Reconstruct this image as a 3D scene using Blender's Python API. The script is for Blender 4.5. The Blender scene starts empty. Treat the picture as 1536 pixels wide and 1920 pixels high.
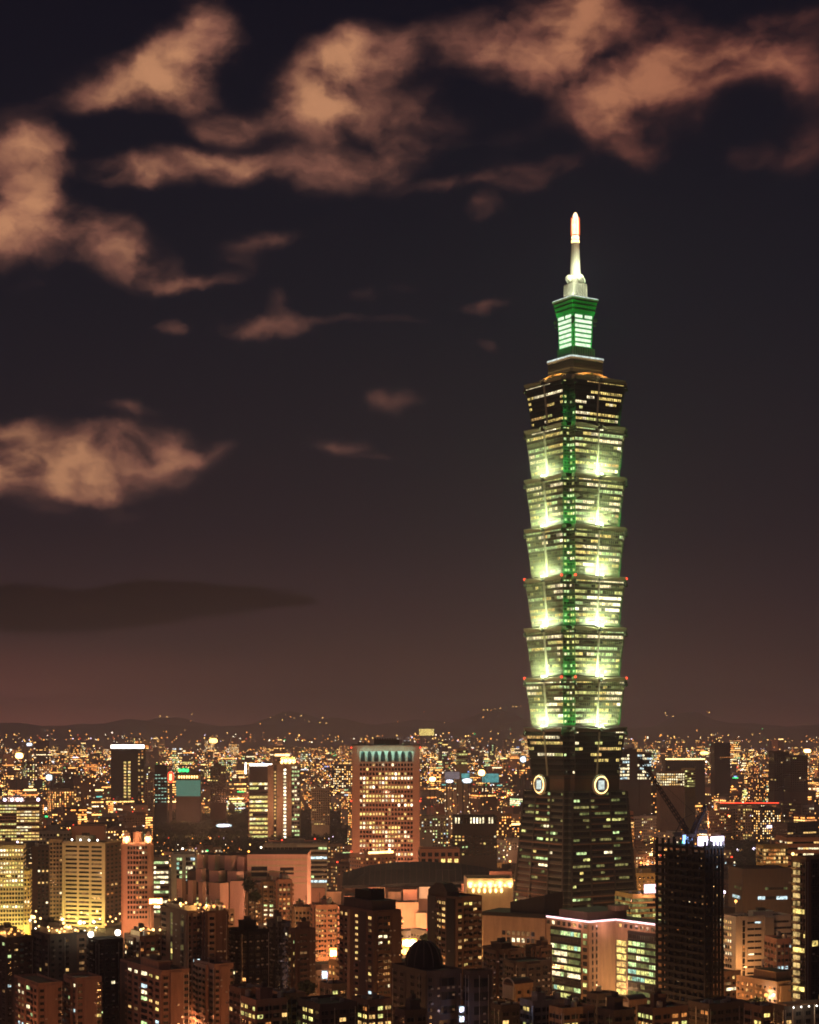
import bpy, math, random
from mathutils import Vector, Matrix
R = math.radians
rnd = random.Random(101)
sc = bpy.context.scene
col = sc.collection
# ------------------------------------------------------------------ camera
F = 3324.0            # focal length in photo pixels (1536 x 1920)
CZ = 157.0            # eye height, on the hillside
HY = 1370.0           # photo row of the horizon
cam = bpy.data.cameras.new('camera')
cam.sensor_fit = 'HORIZONTAL'; cam.sensor_width = 36
cam.lens = F / 1536 * 36
cam.shift_y = (HY - 960) / 1536
cam.clip_start = 1; cam.clip_end = 60000
co = bpy.data.objects.new('camera', cam); col.objects.link(co)
co.location = (0, 0, CZ); co.rotation_euler = (R(90), 0, 0)
sc.camera = co
sc.view_settings.view_transform = 'Standard'; sc.view_settings.look = 'None'
sc.view_settings.exposure = 0; sc.view_settings.gamma = 1
cy = sc.cycles
cy.use_denoising = True
cy.max_bounces = 4; cy.diffuse_bounces = 2; cy.glossy_bounces = 2; cy.transmission_bounces = 2
cy.volume_bounces = 1; cy.sample_clamp_indirect = 2.0; cy.sample_clamp_direct = 0
cy.caustics_reflective = False; cy.caustics_refractive = False
cy.use_light_tree = True
sc.render.use_persistent_data = False
cy.pixel_filter_type = 'BLACKMAN_HARRIS'; cy.filter_width = 1.8

# ------------------------------------------------------------------ night sky
w = bpy.data.worlds.new('World'); sc.world = w; w.use_nodes = True
nt = w.node_tree; nt.nodes.clear()
def N(t, **k):
    n = nt.nodes.new(t)
    for a, b in k.items(): setattr(n, a, b)
    return n
def L(a, b): nt.links.new(a, b)
def M(op, a, b=None, c=None, clamp=False):
    n = N('ShaderNodeMath', operation=op, use_clamp=clamp)
    for i, v in enumerate((a, b, c)):
        if v is None: continue
        if isinstance(v, (int, float)): n.inputs[i].default_value = v
        else: L(v, n.inputs[i])
    return n.outputs[0]
tc = N('ShaderNodeTexCoord')
nrm = N('ShaderNodeVectorMath', operation='NORMALIZE'); L(tc.outputs['Generated'], nrm.inputs[0])
sp = N('ShaderNodeSeparateXYZ'); L(nrm.outputs[0], sp.inputs[0])
X, Y_, Z_ = sp.outputs
az = M('ARCTAN2', X, Y_)
hyp = M('SQRT', M('ADD', M('MULTIPLY', X, X), M('MULTIPLY', Y_, Y_)))
te = M('DIVIDE', Z_, M('MAXIMUM', hyp, 0.02))
Au = M('MULTIPLY', az, F/1000); Vv = M('MULTIPLY', te, F/1000)
P0 = N('ShaderNodeCombineXYZ'); L(Au, P0.inputs[0]); L(Vv, P0.inputs[1])
def noise(vec, scale, detail=5, rough=.55, sc3=(1, 1, 1)):
    m = N('ShaderNodeVectorMath', operation='MULTIPLY'); L(vec, m.inputs[0]); m.inputs[1].default_value = sc3
    n = N('ShaderNodeTexNoise'); n.inputs['Scale'].default_value = scale
    n.inputs['Detail'].default_value = detail; n.inputs['Roughness'].default_value = rough
    L(m.outputs[0], n.inputs['Vector']); return n
# domain warp
wn = noise(P0.outputs[0], 5.5, 6, .58)
s1 = N('ShaderNodeVectorMath', operation='SUBTRACT'); L(wn.outputs['Color'], s1.inputs[0]); s1.inputs[1].default_value = (.5, .5, .5)
s2 = N('ShaderNodeVectorMath', operation='MULTIPLY'); L(s1.outputs[0], s2.inputs[0]); s2.inputs[1].default_value = (.14, .10, 0)
P1 = N('ShaderNodeVectorMath', operation='ADD'); L(P0.outputs[0], P1.inputs[0]); L(s2.outputs[0], P1.inputs[1])
def blobs(lst, vec):
    tot = None
    for (px, py, rx, ry, rot, wt) in lst:
        a = math.atan((px-768)/F); 
        cx_, cy_ = a*F/1000, (HY-py)/F*math.cos(a)*F/1000
        mp = N('ShaderNodeMapping', vector_type='TEXTURE'); L(vec, mp.inputs[0])
        mp.inputs['Location'].default_value = (cx_, cy_, 0)
        mp.inputs['Rotation'].default_value = (0, 0, R(rot))
        mp.inputs['Scale'].default_value = (rx/1000*2.0, ry/1000*1.95, 1)
        ln = N('ShaderNodeVectorMath', operation='LENGTH'); L(mp.outputs[0], ln.inputs[0])
        mr = N('ShaderNodeMapRange', interpolation_type='SMOOTHSTEP'); L(ln.outputs['Value'], mr.inputs[0])
        mr.inputs[1].default_value = 0; mr.inputs[2].default_value = 1
        mr.inputs[3].default_value = wt; mr.inputs[4].default_value = 0
        tot = mr.outputs[0] if tot is None else M('ADD', tot, mr.outputs[0])
    return tot
CL = [(385,50,42,70,0,.7),(345,120,80,55,30,.8),(300,150,85,45,15,.55),(205,165,75,45,10,.55),(370,190,60,35,0,.55),(130,205,70,18,5,.15),
 (640,130,95,60,20,.8),(610,195,80,55,0,.8),(715,95,70,45,10,.6),(520,235,110,26,8,.45),(430,245,40,24,0,.5),(700,275,70,45,0,.45),
 (625,320,100,42,-8,.6),(480,318,140,24,0,.5),(330,322,130,28,3,.6),(210,320,90,20,0,.25),(790,235,70,60,-25,.5),
 (15,330,75,85,0,.9),(0,440,110,60,0,.75),(110,435,120,42,-5,.75),(235,475,80,45,-20,.55),(270,505,60,30,-15,.4),(65,275,50,28,15,.5),(370,530,60,16,12,.35),(490,442,55,16,8,.42),(450,478,50,22,0,.2),
 (515,570,20,32,10,.4),(490,605,70,20,3,.6),(312,614,36,14,0,.5),(715,552,60,14,5,.28),(690,602,85,10,-5,.25),(915,568,45,14,10,.3),(905,655,26,12,-20,.32),(915,402,34,20,0,.3),(50,535,60,8,4,.12),
 (1000,75,100,65,15,.85),(1000,115,90,38,0,.45),(1110,100,120,75,0,.55),(1120,25,110,45,0,.5),(1250,125,170,45,6,.55),(1400,85,120,45,8,.7),(1455,115,60,55,0,.45),(1520,150,60,40,-25,.6),
 (1220,180,130,34,14,.5),(1120,200,60,60,0,.35),(1165,255,65,40,-20,.42),(1420,290,60,25,0,.3),(1520,265,45,50,0,.5),(1280,230,90,40,20,.22),(860,85,90,45,0,.36),(1000,330,90,26,10,.22),(850,352,70,12,3,.3),(980,350,40,25,10,.3),(1260,30,60,30,0,.18),(1000,240,90,30,30,.12),
 (100,865,190,45,4,.8),(240,832,100,32,6,.75),(310,860,55,45,-15,.5),(45,800,55,20,8,.5),(30,890,150,38,-4,.7),(185,918,60,22,0,.5),(240,767,42,14,0,.3),(735,750,52,18,0,.27),(645,826,46,17,0,.5),(720,848,36,9,0,.45),(95,958,40,12,0,.2),(250,960,42,12,5,.25),(400,835,50,16,25,.2)]
CL = [(a_, b_, c_, d_, e_, f_*1.5 if f_ < .36 else f_) for (a_, b_, c_, d_, e_, f_) in CL]
mask = blobs(CL, P1.outputs[0])
fb = noise(P1.outputs[0], 7.5, 5, .5, (1, 1.4, 1))
fb2 = noise(P0.outputs[0], 3.2, 3, .5)
fb3 = noise(P1.outputs[0], 19, 4, .6, (1, 1.7, 1))
det = M('ADD', M('MULTIPLY', M('SUBTRACT', fb.outputs[0], .48), 2.3), M('MULTIPLY', M('SUBTRACT', fb3.outputs[0], .5), .4))
gain = M('SUBTRACT', 1.0, M('POWER', 2.718, M('MULTIPLY', mask, -1.25)))
dens = M('ADD', gain, M('MULTIPLY', det, M('ADD', M('MULTIPLY', gain, 1.15), .07)))
dens = M('SUBTRACT', dens, .06)
mrd = N('ShaderNodeMapRange', interpolation_type='SMOOTHSTEP'); L(dens, mrd.inputs[0])
mrd.inputs[1].default_value = 0; mrd.inputs[2].default_value = 1.15
densf = mrd.outputs[0]
def ramp(fac, stops):
    r = N('ShaderNodeValToRGB'); L(fac, r.inputs[0])
    e = r.color_ramp.elements
    while len(e) < len(stops): e.new(.5)
    for i, (p, c) in enumerate(stops): e[i].position = p; e[i].color = (*c, 1)
    return r
def lin(r, g, b): return tuple((v/255)**2.2 for v in (r, g, b))
# base gradient by height above the horizon (units of 1000 photo pixels)
hfac = M('DIVIDE', Vv, 1.4, clamp=True)
sky = ramp(hfac, [(0, lin(66,42,43)),(.05, lin(56,38,41)),(.12, lin(47,35,40)),(.2, lin(40,32,39)),(.27, lin(31,28,37)),(.38, lin(28,28,36)),(.55, lin(24,26,35)),(1, lin(20,21,31))])
# warmer glow low on the left and right
gl = blobs([(-120,1430,400,88,0,1.1),(1560,1425,240,75,0,.5),(-150,1380,460,110,0,.4),(620,1420,300,60,0,.3)], P0.outputs[0])
mixg = N('ShaderNodeMix', data_type='RGBA', blend_type='ADD'); L(gl, mixg.inputs[0]); L(sky.outputs[0], mixg.inputs[6]); mixg.inputs[7].default_value = (.62, .17, .115, 1)
# long dark cloud bank above the left horizon
P2s = N('ShaderNodeVectorMath', operation='MULTIPLY'); L(s1.outputs[0], P2s.inputs[0]); P2s.inputs[1].default_value = (.30, .06, 0)
P2 = N('ShaderNodeVectorMath', operation='ADD'); L(P0.outputs[0], P2.inputs[0]); L(P2s.outputs[0], P2.inputs[1])
dk = blobs([(130,1138,230,30,0,1),(340,1122,130,22,0,.9),(470,1130,80,9,-4,.6),(20,1140,180,30,0,.8),(420,1112,60,8,0,.4)], P2.outputs[0])
dkm = N('ShaderNodeMapRange', interpolation_type='SMOOTHSTEP'); L(dk, dkm.inputs[0]); dkm.inputs[1].default_value = .1; dkm.inputs[2].default_value = .55
mixd = N('ShaderNodeMix', data_type='RGBA'); L(M('MULTIPLY', dkm.outputs[0], 1.0), mixd.inputs[0]); L(mixg.outputs[2], mixd.inputs[6]); mixd.inputs[7].default_value = (*lin(13,10,17), 1)
ccol = ramp(M('MULTIPLY', dens, M('ADD', .25, M('MULTIPLY', fb2.outputs[0], 1.45))), [(0, lin(52,40,45)),(.28, lin(104,72,66)),(.6, lin(152,100,84)),(1, lin(194,136,101))])
# clouds to the right are a little redder and darker
rt = N('ShaderNodeMapRange'); L(Au, rt.inputs[0]); rt.inputs[1].default_value = -.1; rt.inputs[2].default_value = .5; rt.inputs[3].default_value = 0; rt.inputs[4].default_value = .8
ctint = N('ShaderNodeMix', data_type='RGBA', blend_type='MULTIPLY'); L(rt.outputs[0], ctint.inputs[0]); L(ccol.outputs[0], ctint.inputs[6]); ctint.inputs[7].default_value = (.66, .50, .54, 1)
mixc = N('ShaderNodeMix', data_type='RGBA'); L(densf, mixc.inputs[0]); L(mixd.outputs[2], mixc.inputs[6]); L(ctint.outputs[2], mixc.inputs[7])
bg = N('ShaderNodeBackground'); L(mixc.outputs[2], bg.inputs[0]); bg.inputs[1].default_value = 1.0
ow = N('ShaderNodeOutputWorld'); L(bg.outputs[0], ow.inputs[0])
w.cycles.sampling_method = 'MANUAL'; w.cycles.sample_map_resolution = 256

# dim warm sun lamp standing low behind the camera: the glow of the city at our back
sl = bpy.data.lights.new('sun', 'SUN'); sl.energy = .44; sl.angle = R(14); sl.color = (1, .52, .42)
so = bpy.data.objects.new('sun', sl); col.objects.link(so)
so.rotation_euler = (R(66), 0, R(-38))
# ------------------------------------------------------------------ helpers
def lin3(c): return tuple((v/255)**2.2 for v in c)
MATS = {}
def wall_mat(name, c, var=.18, rough=.8, scale=.06, streak=True):
    if name in MATS: return MATS[name]
    m = bpy.data.materials.new(name); m.use_nodes = True; t = m.node_tree; b = t.nodes['Principled BSDF']
    b.inputs['Roughness'].default_value = rough; b.inputs['Specular IOR Level'].default_value = .12 if rough > .45 else .5
    g = t.nodes.new('ShaderNodeNewGeometry')
    n = t.nodes.new('ShaderNodeTexNoise'); n.inputs['Scale'].default_value = scale; n.inputs['Detail'].default_value = 6; n.inputs['Roughness'].default_value = .65
    t.links.new(g.outputs['Position'], n.inputs['Vector'])
    v = t.nodes.new('ShaderNodeVectorMath'); v.operation = 'MULTIPLY'; v.inputs[1].default_value = (1, 1, .12)
    t.links.new(g.outputs['Position'], v.inputs[0])
    n2 = t.nodes.new('ShaderNodeTexNoise'); n2.inputs['Scale'].default_value = .7; n2.inputs['Detail'].default_value = 4
    t.links.new(v.outputs[0], n2.inputs['Vector'])
    a = t.nodes.new('ShaderNodeMath'); a.operation = 'ADD'; t.links.new(n.outputs[0], a.inputs[0]); t.links.new(n2.outputs[0], a.inputs[1])
    oi = t.nodes.new('ShaderNodeObjectInfo')
    r = t.nodes.new('ShaderNodeMapRange'); r.inputs[1].default_value = .65; r.inputs[2].default_value = 1.35; r.inputs[3].default_value = 1-var*1.6; r.inputs[4].default_value = 1+var
    t.links.new(a.outputs[0], r.inputs[0])
    mx = t.nodes.new('ShaderNodeVectorMath'); mx.operation = 'SCALE'; mx.inputs[0].default_value = c; t.links.new(r.outputs[0], mx.inputs['Scale'])
    t.links.new(mx.outputs[0], b.inputs['Base Color'])
    MATS[name] = m; return m
def plain(name, c, rough=.5, metal=0):
    if name in MATS: return MATS[name]
    m = bpy.data.materials.new(name); m.use_nodes = True; t = m.node_tree; b = t.nodes['Principled BSDF']
    n = t.nodes.new('ShaderNodeTexNoise'); n.inputs['Scale'].default_value = .8
    r = t.nodes.new('ShaderNodeMapRange'); r.inputs[3].default_value = rough*.8; r.inputs[4].default_value = min(1, rough*1.2)
    t.links.new(n.outputs[0], r.inputs[0]); t.links.new(r.outputs[0], b.inputs['Roughness'])
    b.inputs['Base Color'].default_value = (*c, 1); b.inputs['Metallic'].default_value = metal
    MATS[name] = m; return m
def glow(name, c, s, lo=.15, hi=1.6, scale=.35, sharp=True):
    """a lit window or lamp: emission broken up by blinds, furniture and ceiling lights behind the glass"""
    if name in MATS: return MATS[name]
    m = bpy.data.materials.new(name); m.use_nodes = True; t = m.node_tree; t.nodes.clear()
    g = t.nodes.new('ShaderNodeNewGeometry'); o = t.nodes.new('ShaderNodeOutputMaterial'); e = t.nodes.new('ShaderNodeEmission')
    e.inputs[0].default_value = (*c, 1)
    n = t.nodes.new('ShaderNodeTexNoise'); n.inputs['Scale'].default_value = scale; n.inputs['Detail'].default_value = 3; n.inputs['Roughness'].default_value = .7
    t.links.new(g.outputs['Position'], n.inputs['Vector'])
    r = t.nodes.new('ShaderNodeMapRange'); r.inputs[1].default_value = .36; r.inputs[2].default_value = .66; r.inputs[3].default_value = s*lo*(1.35 if 'window' in name else 1); r.inputs[4].default_value = s*hi*(1.35 if 'window' in name else 1)
    t.links.new(n.outputs[0], r.inputs[0]); t.links.new(r.outputs[0], e.inputs[1]); t.links.new(e.outputs[0], o.inputs[0])
    m.cycles.emission_sampling = 'NONE'
    MATS[name] = m; return m
W = {
 'warm':  glow('warm_window', (1, .60, .20), 1.0), 'yellow': glow('yellow_window', (1, .74, .22), 1.15),
 'cream': glow('cream_window', (1, .84, .50), 1.5), 'olive': glow('olive_window', (.88, .86, .28), 1.0),
 'green': glow('pale_green_window', (.70, .95, .40), 1.0), 'cool': glow('cool_window', (.72, .95, 1), 1.1),
 'orange': glow('orange_window', (1, .36, .09), .7), 'dim': glow('dim_window', (1, .52, .2), .2),
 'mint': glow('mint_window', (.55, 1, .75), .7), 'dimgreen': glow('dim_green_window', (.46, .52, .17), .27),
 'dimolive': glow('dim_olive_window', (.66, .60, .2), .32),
 'hot': glow('bright_window', (1, .88, .6), 2.6, .5), 'red': glow('red_window', (1, .08, .03), 1.2),
 'dark': plain('dark_glass', (.012, .013, .016), .12),
}
E = {
 'white': glow('white_lamp', (1, .93, .8), 7, .8, 1.1), 'gold': glow('gold_lamp', (1, .62, .22), 5, .7, 1.2), 'amber': glow('amber_lamp', (1, .42, .1), 3.2, .6, 1.3),
 'cyan': glow('cyan_lamp', (.2, .9, .75), 1.1, .7, 1.3), 'blue': glow('blue_lamp', (.25, .45, 1), 3, .7, 1.3), 'grn': glow('green_lamp', (.05, 1, .25), 2.2, .5, 1.5),
 'redl': glow('red_lamp', (1, .07, .03), 3, .8, 1.2), 'viol': glow('violet_white_lamp', (.85, .72, 1), 6, .7, 1.2), 'pinkl': glow('pink_neon', (1, .62, .66), 2.6, .8, 1.2),
 'spire': glow('spire_lamp', (1, .66, .40), 3, .8, 1.2), 'lantern': glow('lantern_panel', (.82, 1, .72), 1.35, .75, 1.15), 'rim': glow('white_rim_lamp', (.82, .95, .88), 1.0, .6, 1.3),
}
FW = {k: glow('far_' + n, c, st*1.3, .3, 1.5, .2) for k, n, c, st in (
 ('warm', 'warm_window', (1, .50, .13), 2.2), ('yellow', 'yellow_window', (1, .62, .18), 2.2), ('cream', 'cream_window', (1, .76, .42), 2.2), ('olive', 'olive_window', (.85, .75, .22), 1.6), ('green', 'green_window', (.6, .85, .4), 1.4),
 ('cool', 'cool_window', (.75, .85, .95), 1.8), ('orange', 'orange_window', (1, .33, .07), 2.0), ('dim', 'dim_window', (1, .40, .14), .7), ('mint', 'mint_window', (.5, .9, .6), 1.0), ('hot', 'bright_window', (1, .8, .5), 4))}
FD = {'a': glow('street_amber', (1, .36, .06), 6.5, .7, 1.3), 'g': glow('street_gold', (1, .56, .15), 7, .7, 1.3), 'w': glow('street_white', (1, .85, .6), 7, .7, 1.3), 'o': glow('street_dull', (1, .34, .1), 3, .6, 1.4)}
class MB:
    def __init__(s): s.v = []; s.f = []; s.m = []; s.mats = []
    def mi(s, m):
        if m not in s.mats: s.mats.append(m)
        return s.mats.index(m)
    def quad(s, p, m):
        i = len(s.v); s.v += [tuple(q) for q in p]; s.f.append(tuple(range(i, i+len(p)))); s.m.append(s.mi(m))
    def box(s, x0, x1, y0, y1, z0, z1, m, top=None):
        i = len(s.v); k = s.mi(m); kt = k if top is None else s.mi(top)
        s.v += [(x0,y0,z0),(x1,y0,z0),(x1,y1,z0),(x0,y1,z0),(x0,y0,z1),(x1,y0,z1),(x1,y1,z1),(x0,y1,z1)]
        for q, a in (((0,1,5,4),k),((1,2,6,5),k),((2,3,7,6),k),((3,0,4,7),k),((4,5,6,7),kt),((3,2,1,0),k)):
            s.f.append(tuple(i+j for j in q)); s.m.append(a)
    def obox(s, O, T, Nn, U, u0, u1, n0, n1, z0, z1, m):
        """box in a wall frame: u along T, n out of the wall, z along U"""
        i = len(s.v); k = s.mi(m)
        for (a, b, c) in ((u0,n0,z0),(u1,n0,z0),(u1,n1,z0),(u0,n1,z0),(u0,n0,z1),(u1,n0,z1),(u1,n1,z1),(u0,n1,z1)):
            s.v.append(tuple(O + T*a + Nn*b + U*c))
        for q in ((3,2,6,7),(2,1,5,6),(0,3,7,4),(1,0,4,5),(7,6,5,4),(0,1,2,3)):
            s.f.append(tuple(i+j for j in q)); s.m.append(k)
    def loft(s, rings, m, cap=True, mtop=None):
        n = len(rings[0]); i = len(s.v); k = s.mi(m)
        for r in rings: s.v += [tuple(p) for p in r]
        for a in range(len(rings)-1):
            for j in range(n):
                s.f.append((i+a*n+j, i+a*n+(j+1)%n, i+(a+1)*n+(j+1)%n, i+(a+1)*n+j)); s.m.append(k)
        if cap:
            s.f.append(tuple(i+j for j in reversed(range(n)))); s.m.append(k)
            s.f.append(tuple(i+(len(rings)-1)*n+j for j in range(n))); s.m.append(k if mtop is None else s.mi(mtop))
    def cyl(s, x, y, z0, z1, r0, r1=None, m=None, n=12, cap=True):
        r1 = r0 if r1 is None else r1
        s.loft([[(x+r0*math.cos(6.2832*j/n), y+r0*math.sin(6.2832*j/n), z0) for j in range(n)], [(x+r1*math.cos(6.2832*j/n), y+r1*math.sin(6.2832*j/n), z1) for j in range(n)]], m, cap)
    def lathe(s, x, y, prof, m, n=16): s.loft([[(x+r*math.cos(6.2832*j/n), y+r*math.sin(6.2832*j/n), z) for j in range(n)] for (r, z) in prof], m)
    def bar(s, a, b, r, m, n=4):
        a = Vector(a); b = Vector(b); d = (b-a).normalized(); q = d.orthogonal().normalized(); p = d.cross(q)
        s.loft([[tuple(c + q*r*math.cos(6.2832*(j+.5)/n) + p*r*math.sin(6.2832*(j+.5)/n)) for j in range(n)] for c in (a, b)], m)
    def ball(s, x, y, z, r, m, n=8, k=5):
        s.lathe(x, y, [(max(.02*r, r*math.sin(math.pi*i/k)), z - r*math.cos(math.pi*i/k)) for i in range(k+1)], m, n)
    def build(s, name, parent=None, label=None, loc=None):
        me = bpy.data.meshes.new(name); me.from_pydata(s.v, [], s.f)
        for m in s.mats: me.materials.append(m)
        if len(s.mats) > 1: me.polygons.foreach_set('material_index', s.m)
        o = bpy.data.objects.new(name, me); col.objects.link(o)
        if parent is not None: o.parent = parent
        if label: o['label'] = label
        if loc: o.location = loc
        return o
def thing(name, label, cat, loc=(0,0,0), rz=0, group=None):
    o = bpy.data.objects.new(name, None); col.objects.link(o); o.empty_display_size = .5
    o.location = loc; o.rotation_euler = (0, 0, rz); o['label'] = label; o['category'] = cat
    if group: o['group'] = group
    return o
def light(name, parent, loc, power, c, rad=.5, typ='POINT', rot=None, spot=None):
    l = bpy.data.lights.new(name, typ); l.energy = power; l.color = c; l.shadow_soft_size = rad
    if spot: l.spot_size = R(spot); l.spot_blend = .8
    o = bpy.data.objects.new(name, l); col.objects.link(o)
    if parent is not None: o.parent = parent
    o.location = loc
    if rot: o.rotation_euler = rot
    return o
FRM = plain('window_frame', (.05, .045, .04), .5)
_wc = {}
def win_mesh(wd, ht, mat, frame=True):
    k = (round(wd, 1), round(ht, 1), mat.name, frame)
    if k in _wc: return _wc[k]
    b = MB(); wd, ht = k[0], k[1]
    T, Nn, U = Vector((1,0,0)), Vector((0,-1,0)), Vector((0,0,1)); O = Vector((0,0,0))
    win_geo(b, O, T, Nn, U, wd, ht, mat, frame)
    me = bpy.data.meshes.new('window'); me.from_pydata(b.v, [], b.f)
    for m in b.mats: me.materials.append(m)
    me.polygons.foreach_set('material_index', b.m)
    _wc[k] = me; return me
def win_geo(b, O, T, Nn, U, wd, ht, mat, frame=True):
    b.quad([O-T*wd/2+Nn*.05-U*ht/2, O+T*wd/2+Nn*.05-U*ht/2, O+T*wd/2+Nn*.05+U*ht/2, O-T*wd/2+Nn*.05+U*ht/2], mat)
    if frame:
        f = .12
        b.obox(O, T, Nn, U, -wd/2-f, wd/2+f, 0, .22, -ht/2-f, -ht/2, FRM)
        b.obox(O, T, Nn, U, -wd/2-f, wd/2+f, 0, .22, ht/2, ht/2+f, FRM)
        b.obox(O, T, Nn, U, -wd/2-f, -wd/2, 0, .2, -ht/2, ht/2, FRM)
        b.obox(O, T, Nn, U, wd/2, wd/2+f, 0, .2, -ht/2, ht/2, FRM)
        if wd > 1.3: b.obox(O, T, Nn, U, -.05, .05, 0, .14, -ht/2, ht/2, FRM)
class Wins:
    """collects the windows of one thing; the largest lit ones become parts, what is past the limit one part"""
    def __init__(s, root, cap=100, frame=True): s.r = root; s.l = []; s.cap = cap; s.frame = frame
    def add(s, O, T, Nn, U, wd, ht, mat, parent=None): s.l.append((O, T, Nn, U, wd, ht, mat, parent))
    def done(s):
        l = sorted(s.l, key=lambda q: (q[6] is W['dark'], -q[4]*q[5]))
        for i, (O, T, Nn, U, wd, ht, mat, par) in enumerate(l[:s.cap]):
            o = bpy.data.objects.new('window', win_mesh(wd, ht, mat, s.frame)); col.objects.link(o)
            o.parent = par or s.r
            mtx = Matrix((T, -Nn, U)).transposed().to_4x4(); mtx.translation = O
            o.matrix_basis = mtx
        if len(l) > s.cap:
            b = MB()
            for (O, T, Nn, U, wd, ht, mat, par) in l[s.cap:]: win_geo(b, O, T, Nn, U, wd, ht, mat, s.frame and len(l) < 900)
            o = b.build('window', s.r); o['kind'] = 'stuff'
def pick(pal, r=rnd):
    t = sum(p[1] for p in pal); x = r.random()*t
    for k, q in pal:
        x -= q
        if x <= 0: return W[k]
    return W[pal[-1][0]]
UP = Vector((0, 0, 1))
# ------------------------------------------------------------------ the pagoda-like skyscraper
TX, TY, TR = 112.3, 1200.0, 32.0
def hz(py): return CZ - (py-HY)*TY/F
tw = thing('skyscraper', 'giant green-lit pagoda-like skyscraper of eight stacked flaring tiers with a glowing spire', 'skyscraper', (TX, TY, 0), R(TR))
GL = wall_mat('tower_glass', (.13, .16, .11), .12, .42, .3)
GLN_ = wall_mat('tower_notch_glass', (.30, .38, .30), .12, .4, .3)
MU = plain('tower_mullion', (.30, .30, .22), .45)
BAND = plain('tower_spandrel', (.10, .11, .075), .45)
LIP = wall_mat('tower_eave', (.20, .17, .12), .1, .6, .3)
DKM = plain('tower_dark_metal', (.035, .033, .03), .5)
STN = wall_mat('tower_pale_metal', (.55, .55, .46), .08, .5, .3)
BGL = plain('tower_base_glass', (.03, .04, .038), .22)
LEDGE = wall_mat('tower_ledge', (.26, .16, .11), .1, .7, .3)
def plan(h, a, z):
    g = h-a
    return [(-g,-h,z),(g,-h,z),(g,-g,z),(h,-g,z),(h,g,z),(g,g,z),(g,h,z),(-g,h,z),(-g,g,z),(-h,g,z),(-h,-g,z),(-g,-g,z)]
FACES = [(Vector((1,0,0)), Vector((0,-1,0))), (Vector((0,-1,0)), Vector((-1,0,0))), (Vector((0,1,0)), Vector((1,0,0))), (Vector((-1,0,0)), Vector((0,1,0)))]
tier_tops = [722, 808, 901, 994, 1087, 1180, 1273, 1365]
NA = 5.5
tr = random.Random(7)
tw_w = Wins(tw, 0, False)
ind = []     # windows kept as parts
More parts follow.
